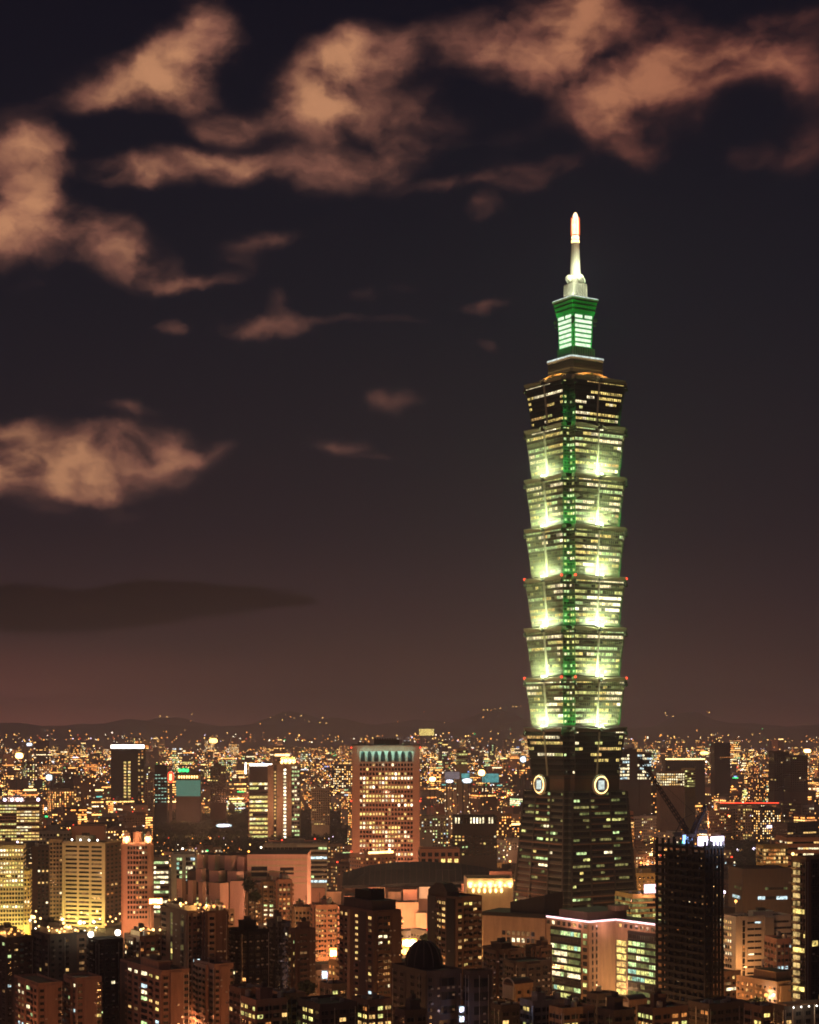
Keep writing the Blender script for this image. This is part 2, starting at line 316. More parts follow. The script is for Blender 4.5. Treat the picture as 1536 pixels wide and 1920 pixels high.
for k, ty in enumerate(tier_tops):
    z1 = hz(ty) - 1.2; z0 = hz(tier_tops[k+1] if k < 7 else 1458) + 1.6
    H0, H1 = 23.1, 26.3
    dark = k in (0, 7)  # tiers without floodlights: their lack of light is put into darker materials too
    H = z1 - z0
    hw = lambda z: H0 + (H1-H0)*((z-z0)/H)**1.15
    b = MB()
    zs = [z0 + H*i/8 for i in range(9)]
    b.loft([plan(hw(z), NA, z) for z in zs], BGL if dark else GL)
    fhh = H/8
    for i in range(8):
        for (dz, th, pr, mm) in ((0, .9, .22, BAND), (fhh*.42, .18, .35, MU), (fhh*.62, .14, .3, MU), (fhh*.93, .22, .4, MU)):
            za = zs[i]+dz; zb = za+th
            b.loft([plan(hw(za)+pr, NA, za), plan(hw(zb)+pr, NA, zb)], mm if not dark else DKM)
    tier = b.build('tier', tw, 'dark tier with few lit floors' if dark else None)
    # mullions
    b = MB()
    for (T, Nn) in FACES:
        for j in range(25):
            u = -1 + 2*j/24
            pts = []
            for z in (z0, (z0+z1)/2, z1):
                h = hw(z); g = h-NA
                c = T*(u*g) + Nn*(h+.1) + UP*z
                pts.append([c - T*.07, c + T*.07, c + T*.07 + Nn*.42, c - T*.07 + Nn*.42])
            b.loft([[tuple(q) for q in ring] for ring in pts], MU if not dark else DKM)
        # added pale central fin, shaped to show the floodlight as a bright streak
        pts = []
        for z in (z0, (z0+z1)/2, z1):
            h = hw(z); c = Nn*(h+.1) + UP*z
            pts.append([c - T*.75, c + T*.75, c + T*.35 + Nn*.75, c - T*.35 + Nn*.75])
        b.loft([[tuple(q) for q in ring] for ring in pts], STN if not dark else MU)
    b.build('mullion', tier)
    # eave: two upswept wings per face, parted at the middle ornament
    b = MB()
    for (T, Nn) in FACES:
        for s in (-1, 1):
            rings = []
            for i in range(7):
                t = i/6; u = s*(2.0 + (21.2-2.0)*t)
                zt = z1 + .5 + 1.3*math.sqrt(min(1, t*1.5)) ; zb = z1 - .7
                h = H1
                ring = [Nn*(h-2.5), Nn*(h+.5), Nn*(h+1.6), Nn*(h+1.4), Nn*(h-2.5)]
                zz = [zb, zb, zt-.4, zt, zt]
                rings.append([tuple(r_ + T*u + UP*z_) for r_, z_ in zip(ring, zz)])
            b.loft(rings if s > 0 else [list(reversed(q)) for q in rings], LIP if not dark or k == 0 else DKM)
    rim = plan(H1+.1, NA, z1-1.4); rim2 = plan(H1+.3, NA, z1-.1)
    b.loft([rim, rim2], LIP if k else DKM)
    b.build('eave', tier)
    # ornament in the middle of each face (scroll with two volutes) and dark lugs at the corners
    for (T, Nn) in FACES[:3]:
        b = MB(); c = Nn*(H1+1.0) + UP*(z1+.2)
        b.obox(c, T, Nn, UP, -1.0, 1.0, -1.2, .7, -1.6, 1.2, DKM)
        for s in (-1, 1):
            q = c + T*s*1.5 + Nn*.4; b.ball(q.x, q.y, q.z+1.0, .95, MU)
        q = c + Nn*.6; b.ball(q.x, q.y, q.z-.9, 1.0, DKM)
        b.build('scroll_ornament', tier)
    for (sx, sy) in ((-1,-1),(1,-1),(-1,1),(1,1)):
        g = H1-NA
        for (px, py) in ((sx*(H1+.9), sy*(g+.1)), (sx*(g+.1), sy*(H1+.9))):
            b = MB(); b.lathe(px, py, [(.3, z1-4.2), (1.1, z1-3.6), (1.25, z1-2.9), (.7, z1-1.9), (.8, z1-1.2), (.3, z1-.5)], DKM, 10); b.build('corner_lug', tier)
    # windows
    for fi, (T, Nn) in enumerate(FACES[:3] if True else FACES):
        nb = 12
        for i in range(8):
            zc = zs[i] + fhh*.68; h = hw(zc); g = h-NA
            U = (UP*(z1-z0) + Nn*(H1-H0)).normalized(); N2 = T.cross(U).normalized()
            if N2.dot(Nn) < 0: N2 = -N2
            run = tr.random(); mode = tr.random()
            if dark: pr = (.75 if (k == 0 and i in (1, 3, 4, 5, 7, 0)) or (k == 7 and i in (3, 4, 5)) else .12) if mode < .8 else .35
            else: pr = {0: .62, 1: .62, 2: .7}.get(fi, .3) * (1.25 if mode < .5 else .65)
            j = 0
            lit = tr.random() < pr
            cur = pick([('olive', 5), ('green', 4), ('cream', 2), ('yellow', 2), ('warm', .6)] if not dark else [('yellow', 4), ('cream', 3), ('olive', 3), ('warm', 2)], tr)
            while j < nb:
                if tr.random() < .35:
                    lit = tr.random() < pr
                    cur = pick([('olive', 4), ('green', 4), ('cream', 5), ('yellow', 3), ('warm', .7), ('hot', 1.2)] if not dark else [('yellow', 4), ('cream', 3), ('olive', 3), ('warm', 2)], tr)
                u = (-1 + 2*(j+.5)/nb)*g
                m = cur if lit else (W['dark'] if dark or tr.random() < .45 else pick([('dimgreen', 3), ('dimolive', 2)], tr))  # some unlit panes glow faintly: floodlight wash put into their colour
                wd = 2*g/nb - .5; ht = fhh*.5
                O = T*u + Nn*(h+.06) + UP*zc
                rec = (O, T, N2, U, wd, ht, m, tier)
                if lit and tr.random() < .25 and len(ind) < 100 and fi < 2 and sum(1 for q in ind if q[7] is tier) < 12: ind.append(rec)
                else: tw_w.l.append(rec)
                j += 1
    # windows in the re-entrant corner strips
    for (sx, sy) in ((-1,-1),(1,-1),(-1,1)):
        for i in range(8):
            zc = zs[i] + fhh*.66; h = hw(zc); g = h-NA
            for (T, Nn, O) in ((Vector((1,0,0)), Vector((0,sy,0)), Vector((sx*(g+NA/2), sy*g, zc))), (Vector((0,1,0)), Vector((sx,0,0)), Vector((sx*g, sy*(g+NA/2), zc)))):
                for d in (-1.25, 1.25):
                    m = pick([('green', 3), ('cream', 1), ('olive', 2)], tr) if tr.random() < (.55 if not dark else .15) else W['dark']
                    tw_w.l.append((O + T*d + Nn*.15, T, Nn, UP, 1.7, fhh*.4, m, tier))
        g = H0-NA
        # green floodlights in the corner recess
        if k < 7:
            for dz, pw in ((1.2, 1900), (7, 900), (16, 300)):
                light('green_floodlight', tier, (sx*(g+NA*.9), sy*(g+NA*.9), z0+dz), pw*(1 if k else .9)*(1.0 if sx < 0 and sy < 0 else .7), (.06, 1, .16), .6)
    if not dark:
        for (T, Nn) in FACES[:2]:
            for s in (-1, 1):
                b = MB(); c = Nn*(H0+3.2) + T*s*2.0 + UP*(z0-.2)
                b.obox(c, T, Nn, UP, -.7, .7, -.5, .5, -.4, .4, E['white']); b.build('floodlight', tier)
            for s in (-1, 1):
                p = Nn*(H0+5.2) + T*s*5.0 + UP*(z0+2.2)
                light('floodlight_beam', tier, p, 13000*tr.uniform(.7, 1.3), (.86, 1, .55), .5)
            p = Nn*(H0+9) + UP*(z0+4.0)
            light('floodlight_beam', tier, p, 9000*tr.uniform(.75, 1.25), (.70, 1, .38), .8)
            sp_ = light('uplight_beam', tier, Nn*(H0+2.0)+UP*(z0+.8), 9000, (.8, 1, .6), .3, 'SPOT', None, 32)
            d = (UP*1.0 + Nn*.07); sp_.rotation_euler = (-d).to_track_quat('Z', 'Y').to_euler()
    if k in (4, 6):
        for (px, py) in ((-H1-1, H1-NA), (-(H1-NA), -H1-1), (-H1-1, -(H1-NA)), (H1+1, -(H1-NA))):
            b = MB(); b.ball(px, py, z1+1.6, .9, E['redl']); b.build('warning_light', tier)
ind.sort(key=lambda q: -q[4])
for rec in ind:
    O, T, Nn, U, wd, ht, m, par = rec
    o = bpy.data.objects.new('window', win_mesh(wd, ht, m, False)); col.objects.link(o); o.parent = par
    mt = Matrix((T, -Nn, U)).transposed().to_4x4(); mt.translation = O; o.matrix_basis = mt

# ---- band with the four round emblems
zb0, zb1 = hz(1482), hz(1457)
b = MB(); b.loft([plan(23.2, 5, zb0), plan(23.2, 5, zb1+2)], wall_mat('tower_belt', (.12, .085, .06), .1, .6, .3))
for z in (zb0, zb1-.6): b.loft([plan(24.4, 5, z), plan(24.4, 5, z+.7)], DKM)
belt = b.build('belt', tw)
for (T, Nn) in FACES[:3]:
    b = MB(); c = Nn*27.2 + UP*((zb0+zb1)/2 - .2)
    if Nn.x < -.5: c = c + T*(-3.0)
    b.obox(c, T, Nn, UP, -5, 5, -4.5, .6, -5, 5, DKM); b.build('emblem_mount', belt); b = MB()
    n = 28
    def ringpts(r, o): return [tuple(c + T*r*math.cos(6.2832*i/n) + UP*r*math.sin(6.2832*i/n) + Nn*o) for i in range(n)]
    for (r0, r1, o0, o1, m) in ((5.2, 5.9, 1.5, 1.2, E['gold']), (5.9, 7.1, 1.2, .2, STN)):
        a = ringpts(r0, o0); d = ringpts(r1, o1)
        for i in range(n): b.quad([a[i], d[i], d[(i+1)%n], a[(i+1)%n]], m)
    em = b.build('emblem_ring', belt)
    b = MB(); a = ringpts(5.2, 1.4); 
    b.quad(list(reversed(ringpts(5.2, .9))), plain('emblem_dish', (.10, .12, .22), .4)); b.build('emblem_dish', em)
    b = MB(); b.obox(c, T, Nn, UP, -2.3, 2.3, .9, 1.5, -3.0, 3.0, E['rim']); b.build('emblem_square', em)
# ---- tapering base
zt, zg = zb0, 0.0
ht_, hg = 26.2, 34.0
hb = lambda z: ht_ + (hg-ht_)*(zt-z)/(zt-zg)
b = MB(); b.loft([plan(hb(z), 3.0, z) for z in (zg, zt/2, zt)], BGL)
nf = 27; fh = zt/nf
for i in range(nf):
    for (dz, th, pr) in ((0, 1.3, .15), (fh*.95, .15, .3)):
        za = i*fh+dz; b.loft([plan(hb(za)+pr, 3.0, za), plan(hb(za+th)+pr, 3.0, za+th)], DKM if dz == 0 else MU)
base = b.build('base', tw)
b = MB()
for (T, Nn) in FACES[:3]:
    for u in (-.96, -.36, .36, .96):
        pts = []
        for z in (0, zt/2, zt):
            h = hb(z); c = T*(u*(h-3)) + Nn*h + UP*z
            pts.append([c - T*.5, c + T*.5, c + T*.5 + Nn*.8, c - T*.5 + Nn*.8])
        b.loft([[tuple(q) for q in r_] for r_ in pts], DKM)
b.build('pier', base)
b = MB()
for (T, Nn) in FACES[:3]:
    for i in range(1, nf, 1):
        z = i*fh; h = hb(z)
        if i % 8 == 3: b.obox(Nn*h+UP*z, T, Nn, UP, -.95*(h-3), .95*(h-3), 0, 1.0, -.3, .5, LEDGE)
        elif i % 8 not in (4,): b.obox(Nn*h+UP*z, T, Nn, UP, -.33*(h-3), .33*(h-3), 0, .9, -.2, .35, LEDGE)
b.build('ledge', base)
for fi, (T, Nn) in enumerate(FACES[:3]):
    for i in range(1, nf):
        zc = i*fh + 2.7; h = hb(zc); g = h-3
        mode = tr.random(); pr = .48 if i > 18 else (.28 if i % 8 not in (3, 4) else .03)
        if i <= 3: pr = .5
        for (a, c_) in ((-.93, -.39), (-.33, .33), (.39, .93)):
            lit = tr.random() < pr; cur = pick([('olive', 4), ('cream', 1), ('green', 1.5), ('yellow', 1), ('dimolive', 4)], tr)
            for j in range(5):
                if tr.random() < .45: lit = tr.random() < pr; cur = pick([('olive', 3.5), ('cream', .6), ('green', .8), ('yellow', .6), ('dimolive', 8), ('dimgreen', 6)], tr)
                u0 = a + (c_-a)*j/5; u1 = a + (c_-a)*(j+1)/5
                m = cur if lit else W['dark']
                wd = (u1-u0)*g - .35
                U = (UP*zt - Nn*(hg-ht_)).normalized(); N2 = T.cross(U)
                if N2.dot(Nn) < 0: N2 = -N2
                tw_w.l.append((T*((u0+u1)/2*g) + Nn*(h+.08) + UP*zc, T, N2.normalized(), U, wd, 1.6, m, None))
tw_w.done()
# ---- roof: plates, lantern and spire
def sq(h, z, c=0):
    if not c: return [(-h,-h,z),(h,-h,z),(h,h,z),(-h,h,z)]
    g = h-c; return [(-g,-h,z),(g,-h,z),(h,-g,z),(h,g,z),(g,h,z),(-g,h,z),(-h,g,z),(-h,-g,z)]
OR = wall_mat('tower_orange_canopy', (.62, .36, .14), .1, .5, .3)
b = MB(); z = hz(720)
b.loft([sq(21, z-1, 4), sq(20.5, z+2, 4)], DKM)
rf = b.build('roof_deck', tw)
b = MB()
for (T, Nn) in FACES:
    for s in (-1, 1):
        rings = []
        for i in range(8):
            t = i/7; u = s*(1.5+16.0*t); zz = z + 4.4 - 4.2*t*t
            rings.append([tuple(Nn*(17.5+2.5*t) + T*u + UP*(zz-1.6)), tuple(Nn*(19.5) + T*u + UP*(zz-1.4)), tuple(Nn*19.0 + T*u + UP*(zz)), tuple(Nn*13 + T*u + UP*(zz+.8)), tuple(Nn*13 + T*u + UP*(zz-1.0))])
        b.loft(rings if s > 0 else [list(reversed(q)) for q in rings], OR)
b.build('canopy', rf)
for (T, Nn) in FACES[:2]:
    for u in (-9, 9): light('canopy_lamp', rf, Nn*24 + T*u + UP*(hz(720)+4), 2600, (1, .62, .25), .6)
b = MB(); z = hz(700)
b.loft([sq(13.7, z-2, 1.5), sq(13.7, hz(683), 1.5)], DKM)
for i in range(3): b.loft([sq(14.0, z+i*2.2, 1.5), sq(14.0, z+i*2.2+.7, 1.5)], DKM if i else LIP)
b.build('upper_storey', rf)
b = MB(); z = hz(682)
b.loft([sq(14.0, z, 1.5), sq(14.2, z+1.2, 1.5)], STN); pl = b.build('roof_plate', rf)
b = MB(); b.loft([sq(14.3, z+1.25, 1.5), sq(14.3, z+2.3, 1.5)], E['rim']); b.build('rim_light', pl)
b = MB(); z = hz(668); b.loft([sq(9.4, z-3, 1.5), sq(9.4, hz(656), 1.5)], DKM)
for i in range(10): b.box(-9.6+i*2.0, -9.0+i*2.0, -9.7, -9.4, z-2, z+4, LIP)
b.build('neck', rf)
za, zb = hz(658), hz(594)
GRN = plain('lantern_green', (.06, .42, .14), .45)
b = MB(); b.loft([sq(8.0, za, .4), sq(8.9, zb, .4)], GRN); lan = b.build('lantern', tw)
b = MB()
for (T, Nn) in FACES:
    U = (UP*(zb-za) + Nn*.9).normalized()
    O = Nn*8.0 + UP*za
    for i in range(7):
        zz = 1.6 + i*3.15
        wdt = 6.3 + .12*i
        if i < 6: b.obox(O, T, Nn, U, -wdt, wdt, .05, .45, zz, zz+1.9, E['lantern'])
        else:
            b.obox(O, T, Nn, U, -wdt, -1.1, .05, .45, zz, zz+1.9, E['lantern']); b.obox(O, T, Nn, U, 1.1, wdt, .05, .45, zz, zz+1.9, E['lantern'])
b.build('light_panel', lan)
for (sx, sy) in ((-1,-1),(1,-1),(-1,1)):
    b = MB(); b.ball(sx*9.6, sy*9.6, hz(603), 1.4, DKM); b.ball(sx*9.3, sy*9.3, hz(612), 1.0, DKM); b.build('corner_lug', lan)
for (x, y) in ((-17, -17), (17, -17), (-17, 17)):
    light('green_floodlight', lan, (x, y, hz(640)), 4200, (.05, 1, .15), .8)
    light('green_floodlight', lan, (x*.9, y*.9, hz(590)), 1500, (.05, 1, .15), .8)
b = MB()
for (h, y0, y1) in ((9.6, 594, 586.5), (10.1, 583.5, 578), (10.6, 575, 570.5)):
    b.loft([sq(h-.3, hz(y0), .3), sq(h, hz(y1), .3)], GRN); b.loft([sq(h+.5, hz(y1), .3), sq(h+.5, hz(y1)+.6, .3)], DKM)
b.loft([sq(8.4, hz(594), 1), sq(8.4, hz(566), 1)], DKM)
b.build('cornice', lan)
b = MB(); b.loft([sq(11.0, hz(568), .3), sq(11.4, hz(565), .3)], STN); b.loft([sq(11.3, hz(564.6), .3), sq(10.9, hz(563), .3)], E['rim']); b.build('top_plate', lan)
spb = MB(); z = hz(565)
spb.loft([sq(5.9, z, .5), sq(5.7, hz(534), .5)], STN)
for u in range(-3, 4):
    for (T, Nn) in FACES: spb.obox(Nn*5.8+UP*z, T, Nn, UP, u*1.6-.2, u*1.6+.2, 0, .35, 0, hz(536)-z, STN)
mast = spb.build('spire_base', tw)
b = MB()
b.lathe(0, 0, [(4.0, hz(534)), (4.6, hz(531)), (5.6, hz(526)), (6.0, hz(522)), (5.0, hz(519)), (3.6, hz(519))], STN, 20)
for a in range(4):
    q = a*math.pi/2; b.ball(5.6*math.cos(q), 5.6*math.sin(q), hz(524.5), 2.5, STN, 10, 6)
b.build('scroll_collar', mast)
b = MB(); b.lathe(0, 0, [(3.5, hz(519)), (3.3, hz(505)), (3.0, hz(480)), (2.5, hz(455))], STN, 14)
for a in range(14):
    q = a*6.2832/14; b.bar((3.6*math.cos(q), 3.6*math.sin(q), hz(518)), (2.6*math.cos(q), 2.6*math.sin(q), hz(456)), .14, LIP)
b.build('mast', mast)
b = MB()
b.lathe(0, 0, [(2.6, hz(456)), (2.9, hz(453)), (2.6, hz(450.5))], E['cream'] if 'cream' in E else E['gold'], 12)
b.lathe(0, 0, [(1.6, hz(450.5)), (1.6, hz(449))], DKM, 12)
b.lathe(0, 0, [(2.2, hz(449)), (2.8, hz(446)), (2.2, hz(442))], E['spire'], 12)
b.lathe(0, 0, [(1.8, hz(442)), (1.8, hz(440))], DKM, 12)
b.lathe(0, 0, [(2.1, hz(440)), (2.4, hz(428)), (2.3, hz(414)), (1.7, hz(405)), (.9, hz(399.5)), (.2, hz(398))], E['spire'], 12)
b.build('spire_lamp', mast)
for a in range(8):  # added glowing bars that imitate the orange-red halo of the spire lamp
    q = a*math.pi/4+.3; b = MB(); b.bar((2.9*math.cos(q), 2.9*math.sin(q), hz(441)), (2.7*math.cos(q), 2.7*math.sin(q), hz(408)), .22, glow('orange_halo', (1, .16, .04), 2.2, .8, 1.2)); b.build('halo_bar', mast)
for q in (-.7, 1.0, 2.6): light('mast_light', mast, (14*math.sin(q+3), -14*math.cos(q+3)*-1 if False else 14*math.cos(q+3.0), hz(560)), 5000, (.9, 1, .68), .6)
light('mast_light', mast, (-8, -9, hz(514)), 14000, (.95, 1, .7), .6); light('mast_light', mast, (5, -11, hz(505)), 14000, (.95, 1, .7), .6)
light('spire_glow', mast, (0, -7, hz(420)), 14000, (1, .35, .15), 1.5)
# ------------------------------------------------------------------ building kit
WALL = {
 'tan': wall_mat('tan_render', (.30, .20, .13)), 'pink': wall_mat('pinkish_stone', (.40, .21, .15), .08), 'grey': wall_mat('grey_concrete', (.24, .22, .20)),
 'dark': wall_mat('dark_tile', (.075, .06, .055)), 'brick': wall_mat('red_brown_tile', (.25, .155, .12)), 'peach': wall_mat('peach_stone', (.52, .32, .25), .08), 'cream': wall_mat('cream_tile', (.46, .37, .24), .12),
 'pale': wall_mat('pale_panel', (.42, .38, .33), .1), 'black': wall_mat('black_panel', (.022, .02, .02)), 'brown': wall_mat('brown_tile', (.15, .095, .07)),
 'yellow': wall_mat('yellowish_tile', (.48, .38, .17), .12), 'roof': wall_mat('roof_screed', (.07, .06, .055), .25), 'conc': wall_mat('raw_concrete', (.13, .115, .10)),
}
TANK = plain('steel_tank', (.35, .34, .33), .3, .6)
RES = [('warm', 4), ('yellow', 3), ('cream', 2), ('orange', 2), ('cool', .8), ('green', .8), ('dim', 4)]
OFF = [('cream', 3), ('yellow', 2), ('green', 2.5), ('cool', 1.5), ('olive', 2)]
SOD = [('orange', 4), ('warm', 4), ('dim', 3), ('yellow', 1)]
def px2X(px, Y): return (px-768)/F*Y
def zrow(py, Y): return CZ - (py-HY)/F*Y
FOOT = []
def solve(x0, xc, x1, Y, th, depth=None, width=None):
    c, s = math.cos(R(th)), math.sin(R(th)); Xc = px2X(xc, Y)
    k = (x1-768)/F
    Lr = width if width else max(2, (k*Y-Xc)/(c-k*s)) if abs(c-k*s) > .02 else 20
    k0 = (x0-768)/F
    Ml = depth if depth else max(3, (Xc-k0*Y)/(s+k0*c))
    return Xc + Lr/2*c - Ml/2*s, Y + Lr/2*s + Ml/2*c, Lr, Ml
def face_bays(b, wins, O0, T, Nn, wd, z0, z1, bays, fh, r, wall, zmin=-9):
    """bays: list of dict(a,b fractions, t type, n columns, ww, wh, lit, pal, rows, proud, mat, z0, z1)"""
    for q in bays:
        a, e = q.get('a', 0), q.get('b', 1); u0, u1 = (a-.5)*wd, (e-.5)*wd
        za, zb = z0 + q.get('z0', 0)*(z1-z0), z0 + q.get('z1', 1)*(z1-z0)
        pr = q.get('proud', 0); m = WALL[q['mat']] if 'mat' in q else wall
        if pr > 0 or ('mat' in q): b.obox(O0, T, Nn, UP, u0, u1, -.1, max(pr, .12), za, zb, m); pr = max(pr, .12)
        t = q.get('t', 'punch')
        if t == 'solid': continue
        f = q.get('fh', fh); n = max(1, q.get('n') or int(round((u1-u0)/q.get('bw', 3.4))))
        nf = max(1, int((zb-za-q.get('top', 1.2))/f)); bw = (u1-u0)/n
        ww, wh = q.get('ww', .5)*bw, q.get('wh', .48)*f
        lit = q.get('lit', .2); pal = q.get('pal', RES); rows = q.get('rows', 0)
        for i in range(nf):
            zc = zb - q.get('top', 1.2) - f*(i+.5)
            if zc < zmin: break
            pr_l = lit if not rows else (min(1, lit*2.2) if r.random() < rows else lit*.25)
            if t in ('ribbon', 'grid'): b.obox(O0, T, Nn, UP, u0, u1, pr, pr+.45, zc+wh/2+.12, zc+f-wh/2-.12, m)
            cur = pick(pal, r); on = r.random() < pr_l
            for j in range(n):
                uc = u0 + bw*(j+.5)
                if r.random() < q.get('mix', .6): on = r.random() < pr_l; cur = pick(pal, r)
                mm = cur if on else W['dark']
                if q.get('skipdark') and not on: continue
                wins.add(O0 + T*uc + Nn*(pr+.02) + UP*zc, T, Nn, UP, ww, wh, mm)
                if t == 'balc' and (j % 2 == q.get('odd', 0)):
                    b.obox(O0, T, Nn, UP, uc-bw*.46, uc+bw*.46, pr, pr+1.3, zc-wh/2-.45, zc-wh/2-.25, m)
                    b.obox(O0, T, Nn, UP, uc-bw*.46, uc+bw*.46, pr+1.15, pr+1.3, zc-wh/2-.25, zc-wh/2+.65, m)
        if t == 'grid' or q.get('piers'):
            for j in range(n+1):
                uc = u0 + bw*j; b.obox(O0, T, Nn, UP, uc-(bw-ww)*.3, uc+(bw-ww)*.3, pr, pr+.6, max(za, zmin), zb, m)
def roofkit(root, w_, d_, z, r, kinds='spt', wall=None, small=False):
    wall = wall or WALL['grey']; b = MB(); t = .35; h = 1.1
    for (a0, a1, c0, c1) in ((-w_/2, w_/2, -d_/2, -d_/2+t), (-w_/2, w_/2, d_/2-t, d_/2), (-w_/2, -w_/2+t, -d_/2+t, d_/2-t), (w_/2-t, w_/2, -d_/2+t, d_/2-t)):
        b.box(a0, a1, c0, c1, z-.002, z+h, wall)
    b.build('parapet', root)
    if 's' in kinds:
        b = MB(); sw, sd, sh = w_*r.uniform(.25, .5), d_*r.uniform(.25, .5), r.uniform(3, 6); x = r.uniform(-.2, .2)*w_; y = r.uniform(-.15, .2)*d_
        b.box(x-sw/2, x+sw/2, y-sd/2, y+sd/2, z, z+sh, wall, WALL['roof']); b.box(x-sw/2-.3, x+sw/2+.3, y-sd/2-.3, y+sd/2+.3, z+sh, z+sh+.3, wall)
        b.box(x-sw*.2, x+sw*.2, y-sd*.2, y+sd*.2, z+sh+.3, z+sh+2.3, WALL['roof']); b.build('stair_tower', root)
    if 't' in kinds:
        for i in range(r.randint(1, 3)):
            b = MB(); x = r.uniform(-.38, .38)*w_; y = r.choice((-.36, .36))*d_
            b.cyl(x, y, z+.9, z+3.4, 1.3, 1.3, TANK, 10); b.cyl(x, y, z+3.4, z+3.8, 1.3, .3, TANK, 10)
            for (ax, ay) in ((-.9, 0), (.9, 0), (0, .9)): b.bar((x+ax, y+ay, z), (x+ax, y+ay, z+1), .12, DKM)
            b.build('water_tank', root)
    if 'a' in kinds:
        b = MB(); x = r.uniform(-.3, .3)*w_; y = 0; hh = r.uniform(5, 11)
        b.bar((x, y, z), (x, y, z+hh), .16, DKM); b.bar((x-1.4, y, z+hh*.7), (x+1.4, y, z+hh*.7), .08, DKM); b.bar((x-1, y, z+hh*.85), (x+1, y, z+hh*.85), .08, DKM)
        b.build('antenna', root)
    if 'r' in kinds:
        b = MB(); x = r.choice((-.45, .45))*w_; b.ball(x, -d_*.45, z+2.0, .55, E['redl'], 6, 4); b.bar((x, -d_*.45, z+.9), (x, -d_*.45, z+1.6), .1, DKM); b.build('warning_light', root)
    if 'x' in kinds:
        b = MB()
        for i in range(r.randint(3, 7)):
            x = r.uniform(-.4, .4)*w_; y = r.uniform(-.4, .4)*d_; b.box(x-.9, x+.9, y-.6, y+.6, z+.02, z+r.uniform(1.2, 2), TANK)
        o = b.build('air_conditioner', root); o['kind'] = 'stuff'
def bldg(name, label, cat, x0, xc, x1, ytop, Y, th, wall, rf, lf=None, depth=None, width=None, fh=3.3, cap=60, group=None, kinds='spt', yb=1925, seed=None, frame=True):
    r = random.Random(seed if seed is not None else hash_(label))
    cx, cy_, w_, d_ = solve(x0, xc, x1, Y, th, depth, width)
    H = zrow(ytop, Y); root = thing(name, label, cat, (cx, cy_, 0), R(th), group)
    FOOT.append((cx, cy_, math.hypot(w_, d_)/2, w_, d_, th, H))
    wm = WALL[wall]; b = MB(); b.box(-w_/2, w_/2, -d_/2, d_/2, 0, H, wm, WALL['roof'])
    wins = Wins(root, cap, frame); zmin = zrow(yb, Y) - 4
    face_bays(b, wins, Vector((0, -d_/2, 0)), Vector((1,0,0)), Vector((0,-1,0)), w_, 0, H, rf, fh, r, wm, zmin)
    lf = lf or rf
    face_bays(b, wins, Vector((-w_/2, 0, 0)), Vector((0,-1,0)), Vector((-1,0,0)), d_, 0, H, lf, fh, r, wm, zmin)
    if x1 < 780: face_bays(b, wins, Vector((w_/2, 0, 0)), Vector((0,1,0)), Vector((1,0,0)), d_, 0, H, lf, fh, r, wm, zmin)
    if Y < 1250 and cat in ('apartment tower', 'apartment building', 'house'):
        ac = MB(); pp = MB()
        for (O0, T, Nn, L_) in ((Vector((0, -d_/2, 0)), Vector((1,0,0)), Vector((0,-1,0)), w_), (Vector((-w_/2, 0, 0)), Vector((0,-1,0)), Vector((-1,0,0)), d_)):
            for uu in (-.47, -.1, .3, .47):
                pp.obox(O0, T, Nn, UP, L_*uu-.12, L_*uu+.12, 0, .3, 2, H-1, r.choice((FRM, TANK, wm)))
            nf_ = int(H/fh)
            for i in range(max(0, nf_-22), nf_-1):
                for uu in (-.4, -.22, .05, .2, .38):
                    if r.random() < .3: z_ = (i+.35)*fh; ac.obox(O0, T, Nn, UP, L_*uu-.5, L_*uu+.5, 1.5, 2.0, z_, z_+.75, TANK); ac.obox(O0, T, Nn, UP, L_*uu-.05, L_*uu+.05, 0, 1.5, z_, z_+.1, FRM)
        if ac.v: o = ac.build('air_conditioner', root); o['kind'] = 'stuff'
        o = pp.build('drain_pipe', root); o['kind'] = 'stuff'
    b.build('wall', root); wins.done()
    roofkit(root, w_, d_, H, r, kinds, wm)
    return root, w_, d_, H
def hash_(s):
    h = 7
    for ch in s: h = (h*31 + ord(ch)) & 0xffffff
    return h
def roof_lamps(root, pts, mat, rad, power=0, c=(1, .6, .25), name='roof_lamp'):
    for (x, y, z) in pts:
        b = MB(); b.bar((x, y, z-1.4), (x, y, z), .12, DKM); b.ball(x, y, z, rad, E[mat], 8, 5); o = b.build(name, root)
        if power: light('lamp_light', o, (x, y, z+rad+.3), power, c, .5)
# ------------------------------------------------------------------ landmark buildings
def B(a=0, b=1, t='punch', **k): return dict(a=a, b=b, t=t, **k)
